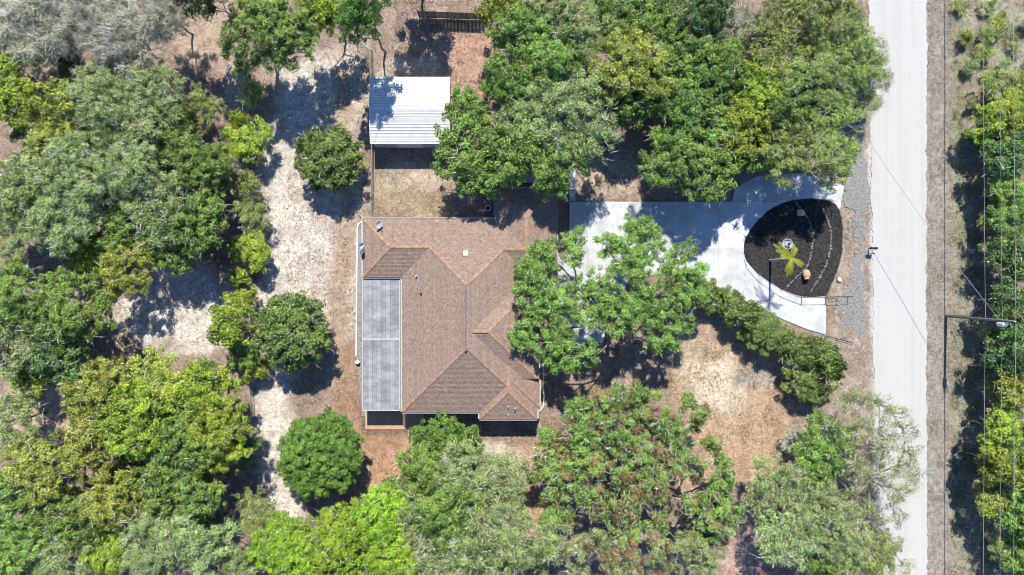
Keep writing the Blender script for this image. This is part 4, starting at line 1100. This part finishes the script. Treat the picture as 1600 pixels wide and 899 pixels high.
tree_px('oak_tree', fill(lob(C1,790,320,3.21,5.0,7.6,1), 5, 1), 6, 'green', 'big spreading green oak overhanging the white driveway and the east roof of the house', 'tree', None, (950,520), 3.4, .30, 401)
C2 = [(240,110,52),(340,100,62),(430,75,52),(540,90,62),(630,160,62),(750,90,36),(820,145,34),(700,250,82),(450,230,80),(280,230,80),(120,310,70),(270,370,80),(100,385,52),(200,440,80),(140,520,62),(130,620,52),(740,390,62),(930,440,52),(890,300,30),(925,355,26),(860,510,62),(960,600,62),(880,650,80),(780,560,52),(520,520,52),(420,590,52),(330,560,62),(470,700,62),(600,650,52),(590,230,52),(560,170,50),(520,405,58),(600,440,60),(560,330,52),(450,430,45),(480,620,50)]
tree_px('oak_tree', fill(fill(lob(C2,820,600,3.0056,5.2,7.4,2), 6, 1), 16, .6), 6, 'green', 'large patchy oak with reddish dead leaves and bare white limbs, south east of the house', 'tree', None, (975,735), 3.2, .30, 402, red=.13, tw=1.8)
C3 = [(700,815,72),(560,850,62),(800,750,70),(900,740,52),(320,740,62),(230,720,52),(110,800,62),(400,860,52),(250,860,52),(650,740,52),(480,800,52),(850,830,60),(60,880,50),(170,640,40)]
tree_px('oak_tree', fill(lob(C3,820,600,3.0056,4.2,6.2,3), 7, 1), 5, 'sage', 'sage oak with dry red tips on the bottom edge, merging with the large patchy oak', 'tree', None, (960,850), 2.6, .22, 403, red=.12)
E_ = 'trees between the lawn and the road, lower right'
for q in [
 (1212,758,42,5,'sage','grey-green tree at the left of the lower right group, beside the brown lawn'),
 (1285,702,46,5,'green','dark-hearted green tree below the end of the hedge'),
 (1240,830,50,5.5,'sage','sage tree in the lower right group above the bottom edge'),
 (1300,820,54,6,'sage','silvery sage tree in the middle of the lower right group'),
 (1290,882,42,5,'green','green tree on the bottom edge in the lower right group'),
 (1350,868,46,5.5,'olive','thin olive tree on the bottom edge beside the pale road'),
]: tree(*q, E_)
tree(1242,688,22,1.2,'grey','brown-grey leafless bush in the shade below the end of the hedge', S_, 'dry_bush', 'bush')
C4 = [(480,110,60),(560,140,60),(640,150,45),(700,200,50),(740,260,48),(780,340,45),(800,430,38),(640,250,55),(660,350,60),(720,420,55),(760,510,45),(690,560,55),(620,480,60),(560,330,60),(540,420,60),(600,640,60),(700,640,40),(690,750,45),(740,850,42),(620,780,55),(540,560,55),(560,250,55),(450,240,50)]
tree_px('oak_tree', lob(C4,1150,580,2.818,4.5,6.8,4), 6, 'airy', 'thin-leaved airy oak spreading over the pale road, its fine branches showing', 'tree', None, (1330,735), 3.0, .22, 404)
H_ = 'bushes of the hedge along the lower driveway arm'
rng_h = random.Random(12)
HL = ['first hedge bush from the big driveway oak','second hedge bush from the big driveway oak','third hedge bush from the big driveway oak','fourth hedge bush from the big driveway oak','hedge bush halfway along the lower driveway arm','sixth hedge bush from the big driveway oak','hedge bush just before the broad end of the hedge','left bush of the broad hedge end by the gate','tall bush in the middle of the broad hedge end','right bush of the broad hedge end, nearest the road','lower right bush of the broad hedge end','bottom bush of the hedge, farthest from the driveway oak']
for (q, l) in zip([(1092,455,22,1.7),(1115,463,23,1.8),(1138,476,24,1.9),(1160,491,24,1.9),(1183,509,25,2),(1205,524,25,2),(1228,535,25,2),(1248,548,28,2.3),(1270,548,30,2.4),(1290,560,27,2.3),(1288,585,28,2.3),(1266,595,30,2.6)], HL): tree(q[0], q[1], q[2]*rng_h.uniform(.72,1.02), q[3]*rng_h.uniform(.75,1.25), 'hedge', 'green '+l, H_, 'hedge_bush', 'bush')
N_ = 'oak trees in the woodland between the shed and the road'
for q in [
 (818,58,44,6,'green','green oak in the upper woods nearest the reddish yard'),
 (778,16,30,5,'lime','yellow-green oak on the top edge beside the board fence'),
 (860,25,40,6,'sage','sage oak on the top edge, second from the board fence'),
 (907,40,46,6.5,'sage','blue-grey oak with dark gaps near the top edge'),
 (960,18,40,6,'green','green oak on the top edge above the yellow-green bright crown'),
 (1015,25,46,6.5,'green','round green oak on the top edge, left of the dark bluish one'),
 (980,105,60,7,'lime','large yellow-green oak, brightest crown of the upper woods'),
 (855,107,58,6.5,'green','large green oak on the north side of the silvery sage giant'),
 (792,128,38,6,'green','round green oak leaning over the reddish yard'),
 (888,187,70,7,'sage','giant silvery sage oak with bare twigs in its centre, right of the shed'),
 (820,190,46,6,'sage','sage oak between the shed and the giant silvery one'),
 (728,182,36,5,'green','green oak touching the right edge of the white shed roof'),
 (735,235,50,6,'green','broad green oak covering the lower right corner of the shed'),
 (800,240,50,6.5,'green','green oak above the pale walkway, left one of two'),
 (862,252,48,6.5,'green','green oak above the pale walkway, right one of two'),
 (745,283,36,5,'green','green oak over the dark ground just north of the house roof'),
 (1045,62,40,6,'green','green oak between the bright yellow-green crown and the dark bluish one'),
 (1100,25,42,6.5,'dark','dark bluish oak on the top edge'),
 (1085,100,45,6,'green','green oak directly below the dark bluish one'),
 (1132,112,40,6,'green','green oak right below the twiggy grey crown'),
 (1148,48,36,5,'grey','twiggy grey crown near the top edge among green oaks'),
 (1075,165,42,6,'green','green oak in the middle of the upper woods above the puffy pale crown'),
 (1108,215,50,6,'green','puffy pale green oak with rounded clumps, north of the driveway'),
 (1157,207,45,6,'bright','puffy bright oak right beside the pale rounded one, north of the driveway'),
 (1050,245,42,5.5,'green','green oak at the left rim of the woods over the dark leafy hollow'),
 (1108,272,42,5.5,'green','green oak overhanging the upper edge of the driveway'),
 (1182,148,45,6,'bright','bright green oak in the centre right of the upper woods'),
 (1200,80,48,6,'olive','olive oak left of the feathery roadside crowns'),
 (1228,18,45,6,'olive','olive oak on the top edge, second from the road'),
 (1290,35,55,6.5,'olive','feathery olive oak on the top edge, nearest the road'),
 (1325,108,52,6,'olive','feathery olive oak reaching out over the road edge'),
 (1268,120,55,6.5,'olive','feathery olive oak behind the one reaching out over the road'),
 (1225,168,45,6,'green','green oak among the feathery olive crowns'),
 (1290,190,48,6,'olive','feathery olive oak just left of the short service pole'),
 (1230,237,46,6,'olive','olive oak above the shaded blue upper arm of the driveway'),
 (1292,252,40,5.5,'olive','olive oak hanging over the street end of the upper driveway arm'),
 (1182,247,34,5,'green','small green oak at the bend of the upper driveway arm'),
 (985,168,34,5,'green','shaded green oak above the dark leafy hollow'),
 (1030,128,38,5.5,'green','green oak right of the bright yellow-green crown'),
]: tree(*q, N_)
tree_px('oak_tree', [(1362,70,18,5),(1372,100,18,5),(1376,125,14,5),(1364,140,18,5),(1352,165,18,4.6),(1368,165,12,4.5),(1345,75,20,5.3),(1350,105,20,5.4),(1345,130,20,5.2),(1338,50,20,5)], 5, 'airy', 'thin airy branches fringing the pale road in the upper right', 'tree', N_, (1335,115), 2.6, .14, 405)
R_ = 'trees and bushes right of the road'
for q in [
 (1538,192,28,3,'bright','bright green tree nearest the road in the upper right, under the left wire','oak_tree'),
 (1578,182,36,3.5,'bright','bright green tree at the right edge, top of the east thicket','oak_tree'),
 (1555,135,20,1.4,'olive','low olive bush on the open ground above the east thicket','oak_bush'),
 (1591,130,22,2,'olive','olive bush on the right edge above the east thicket','oak_bush'),
 (1572,245,34,4,'dark','dark tree at the right edge over the dark shadow, upper one','oak_tree'),
 (1560,292,22,2.5,'olive','olive bush under the middle wire in the upper east thicket','oak_bush'),
 (1582,322,36,4,'green','green tree at the right edge, middle of the upper thicket','oak_tree'),
 (1541,342,15,1.4,'lime','small yellow-green bush on the road side of the thicket','oak_bush'),
 (1562,377,24,3,'olive','olive bush above the grey lettering height, under the middle wire','oak_bush'),
 (1582,412,32,4,'dark','dark green tree on the right edge above the utility pole','oak_tree'),
 (1568,468,32,4,'dark','dark tree just above the top of the utility pole','oak_tree'),
 (1580,548,34,4.5,'dark','shaded dark tree on the right edge below the transformer','oak_tree'),
 (1548,532,16,1.3,'lime','small yellow-green bush under the utility pole','oak_bush'),
 (1572,604,28,4,'lime','yellow-green tree stretching left from the right edge below the pole','oak_tree'),
 (1562,672,36,4.5,'bright','tall bright green tree under the wires, largest in the lower thicket','oak_tree'),
 (1556,724,33,4.5,'bright','bright green tree directly below the largest one of the lower thicket','oak_tree'),
 (1552,783,26,3.5,'lime','yellow-green round tree third down in the lower thicket','oak_tree'),
 (1588,800,32,4.5,'green','green tree on the right edge beside the yellow-green round one','oak_tree'),
 (1599,735,28,4,'green','green tree cut by the right edge in the lower thicket','oak_tree'),
 (1560,850,22,2.5,'olive','olive bush low in the bottom right thicket','oak_bush'),
 (1592,868,28,3.5,'green','green tree in the bottom right corner','oak_tree'),
]: 
    q = list(q); q[5] = q[5].replace('above the grey lettering height, under', 'above the utility pole, under')
    tree(*q[:6], R_, q[6], 'bush' if 'bush' in q[6] else 'tree')

def in_poly(p, poly):
    x, y = p[:,0], p[:,1]; c = np.zeros(len(p), bool); n = len(poly)
    for i in range(n):
        x0, y0 = poly[i]; x1, y1 = poly[(i+1) % n]
        c ^= ((y0 > y) != (y1 > y)) & (x < (x1-x0)*(y-y0)/((y1-y0) or 1e-9) + x0)
    return c
# low bushes filling the shade between the oaks
rng_u = random.Random(77)
COLW = {'sage':'grey-green','green':'green','olive':'olive','dark':'dark green','lime':'yellow-green','bright':'bright green'}
used_l = set()
def understory(poly, n, label, group, mix, rr=(15, 28), hh=(1.2, 2.4)):
    pts = []; x0 = min(p[0] for p in poly); x1 = max(p[0] for p in poly); y0 = min(p[1] for p in poly); y1 = max(p[1] for p in poly)
    while len(pts) < n:
        p = (rng_u.uniform(x0, x1), rng_u.uniform(y0, y1))
        if in_poly(np.array([p]), poly)[0] and all(math.hypot(p[0]-q[0], p[1]-q[1]) > 26 for q in pts): pts.append(p)
    for p in pts:
        k = rng_u.choice(mix)
        for d, tx, ty, tl in sorted((math.hypot(a[0]-p[0], a[1]-p[1]), a[0], a[1], a[2]) for a in TREE_LOG):
            dx, dy = p[0]-tx, p[1]-ty
            side = ('right of' if dx > 0 else 'left of') if abs(dx) > abs(dy) else ('below' if dy > 0 else 'above')
            l = 'low %s bush %s the %s' % (COLW[k], side, tl.split(',')[0])
            if len(l.split()) <= 16 and l not in used_l: break
        used_l.add(l)
        tree(p[0], p[1], rng_u.uniform(*rr), rng_u.uniform(*hh), k, l, group, 'understory_bush', 'bush')
understory([(-5,60),(260,120),(360,250),(380,360),(330,375),(120,380),(-5,300)], 26, 'low bush growing in the gaps under the upper left oaks', 'low bushes under the upper left oaks', ['green','olive','dark','lime'])
understory([(-5,700),(120,640),(230,580),(330,600),(385,700),(370,890),(-5,890)], 24, 'low bush growing in the gaps under the lower left oaks', 'low bushes under the lower left oaks', ['green','lime','dark','bright'])
understory([(780,10),(1340,10),(1345,160),(1290,240),(1180,230),(1040,170),(900,130),(800,100)], 26, 'low bush growing in the gaps under the oaks north of the driveway', 'low bushes under the north oaks', ['green','olive','dark','lime'])
understory([(1545,190),(1600,160),(1610,890),(1560,890),(1535,800),(1545,640),(1560,560),(1555,300)], 26, 'low bush in the thicket along the right edge', 'low bushes of the roadside thicket', ['dark','dark','green'])
understory([(1500,0),(1610,0),(1610,150),(1520,170),(1495,90)], 14, '', 'low scrub on the open ground beyond the road', ['olive','sage','olive','lime'], (7, 13), (.5, .85))
# ------------------------------------------------------------------ ground cover: litter, twigs and grass, too many to count
def scatter(name, n, boxes, size, mat_key, seed, flat=True, tones=None, keep=None):
    rng = np.random.RandomState(seed); Cs = []
    tot = sum(b[4] for b in boxes)
    for (x0, x1, y0, y1, wgt) in boxes:
        k = int(n*wgt/tot); Cs.append(np.stack([rng.uniform(x0,x1,k), rng.uniform(y0,y1,k)], 1))
    p = np.concatenate(Cs)
    if keep is not None: p = p[keep(p)]
    X_ = (p[:,0]-800)/PPM; Y_ = (449.5-p[:,1])/PPM; m = len(p)
    if flat:
        C = np.stack([X_, Y_, rng.uniform(.0,.05,m)], 1); Nn = rng.normal(size=(m,3))*.5 + np.array([0,0,1])
        V, F = leaves(C, Nn, size[0], size[1], rng)
    else:
        az = rng.uniform(0,6.28,m); ln = rng.uniform(.5,1.4,m)*size[0]; tilt = rng.uniform(.2,1.0,m)
        A = np.stack([X_, Y_, np.full(m,-.03)], 1); B = A + np.stack([np.cos(az)*tilt*ln, np.sin(az)*tilt*ln, (1.1-tilt*.8)*ln], 1)
        sd = np.stack([-np.sin(az), np.cos(az), np.zeros(m)], 1)*size[1]
        V = np.stack([A-sd, A+sd, B+sd*.3, B-sd*.3], 1).reshape(-1,3); F = np.arange(4*m).reshape(m,4)
    tone = np.clip(.5 + rng.normal(0,.25,m), 0, 1)
    return tag(link(name, fast_mesh(name, V, F, mat_key, tone)), kind='stuff')
def free(p):
    """not on road, drive, bed, patio or buildings; thinned into drifts"""
    k = ~in_poly(p, drive_out) & ~in_poly(p, isl) & ~((p[:,0] > 1358) & (p[:,0] < 1450))
    k &= ~((p[:,0] > 566) & (p[:,0] < 664) & (p[:,1] > 436) & (p[:,1] < 673)) & ~((p[:,0] > 572) & (p[:,0] < 872) & (p[:,1] > 345) & (p[:,1] < 650))
    k &= ~((p[:,0] > 582) & (p[:,0] < 700) & (p[:,1] > 132) & (p[:,1] < 236)) & ~((p[:,0] > 795) & (p[:,0] < 900) & (p[:,1] > 262) & (p[:,1] < 316))
    rng = np.random.RandomState(1); f = fbm(p[:,0], p[:,1], 22, 4)
    return k & (rng.rand(len(p)) < np.clip((f-.30)*3.0, .05, 1))
M_litter = leaf_mat('leaf_litter', [(0,(.10,.065,.04)),(.5,(.27,.18,.115)),(1,(.48,.37,.27))], trans=.1)
M_pale = leaf_mat('pale_litter', [(0,(.20,.16,.12)),(.5,(.42,.355,.28)),(1,(.62,.55,.46))], trans=.1)
M_dry = leaf_mat('dry_grass', [(0,(.20,.14,.085)),(.5,(.42,.32,.22)),(1,(.62,.52,.40))], trans=.2)
M_grn = leaf_mat('weed_green', [(0,(.05,.07,.015)),(.5,(.11,.14,.035)),(1,(.20,.22,.07))], trans=.2)
scatter('leaf_litter', 90000, [(-40,1360,-40,940,1.0),(1448,1660,-40,940,.14),(520,900,640,870,.10),(1030,1250,480,800,.08)], (.17,.10), M_litter, 21, keep=free)
scatter('pale_leaf_litter', 22000, [(390,582,40,830,1.0),(150,400,420,600,.5),(640,900,660,760,.15),(1448,1530,-30,930,.4),(680,800,40,240,.2)], (.13,.06), M_pale, 22, keep=free)
scatter('dry_grass', 46000, [(1030,1260,470,800,1.0),(582,715,238,345,.35),(1448,1545,-30,930,.75),(1295,1362,300,720,.2),(1480,1640,-30,160,.2),(405,570,80,600,.35)], (.28,.014), M_dry, 23, flat=False, keep=free)
def weedy(p):
    rng = np.random.RandomState(3); f = fbm(p[:,0]+400, p[:,1], 26, 4); return free(p) & (rng.rand(len(p)) < np.clip((f-.5)*6, 0, 1))
scatter('green_weeds', 60000, [(1488,1640,-30,940,1.0),(-20,400,0,900,1.0),(1100,1230,480,760,.15),(600,760,-30,60,.15)], (.22,.03), M_grn, 24, flat=False, keep=weedy)
scatter('low_weeds', 42000, [(1490,1640,-40,160,1.6),(1486,1560,160,920,1.8),(-20,400,0,900,.5)], (.16,.10), M_grn, 25, keep=weedy)
def onbed(p): return in_poly(p, isl)
q = scatter('mulch_chips', 16000, [(1160,1318,312,466,1)], (.14,.05), leaf_mat('mulch_chip', [(0,(.010,.009,.009)),(.6,(.035,.032,.030)),(1,(.10,.09,.085))], trans=0), 26, keep=onbed); q.location.z = .10

# fallen twigs, and leaves blown onto the concrete
rng = np.random.RandomState(31); p = np.stack([rng.uniform(-20,1350,7000), rng.uniform(-20,920,7000)], 1); p = p[free(p)]
m = len(p); az = rng.uniform(0,6.28,m); ln = rng.uniform(.15,.65,m); c = np.stack([(p[:,0]-800)/PPM, (449.5-p[:,1])/PPM, np.full(m,.02)], 1)
dv = np.stack([np.cos(az), np.sin(az), rng.uniform(-.05,.15,m)], 1)*ln[:,None]
V, F = sticks(c-dv, c+dv, .016, .008, 3)
tag(link('fallen_twigs', fast_mesh('fallen_twigs', V, F, M_bark)), kind='stuff')
def ondrive(p):
    r_ = np.random.RandomState(9); near = np.maximum(np.exp(-np.abs(p[:,1]-318)/14.), np.exp(-np.hypot(p[:,0]-960, p[:,1]-450)/70.))
    return in_poly(p, drive_out) & ~in_poly(p, isl) & (r_.rand(len(p)) < .08 + .6*near)
q = scatter('blown_leaves', 5200, [(860,1320,265,540,1)], (.13,.08), M_litter, 33, keep=ondrive); q.location.z = .07
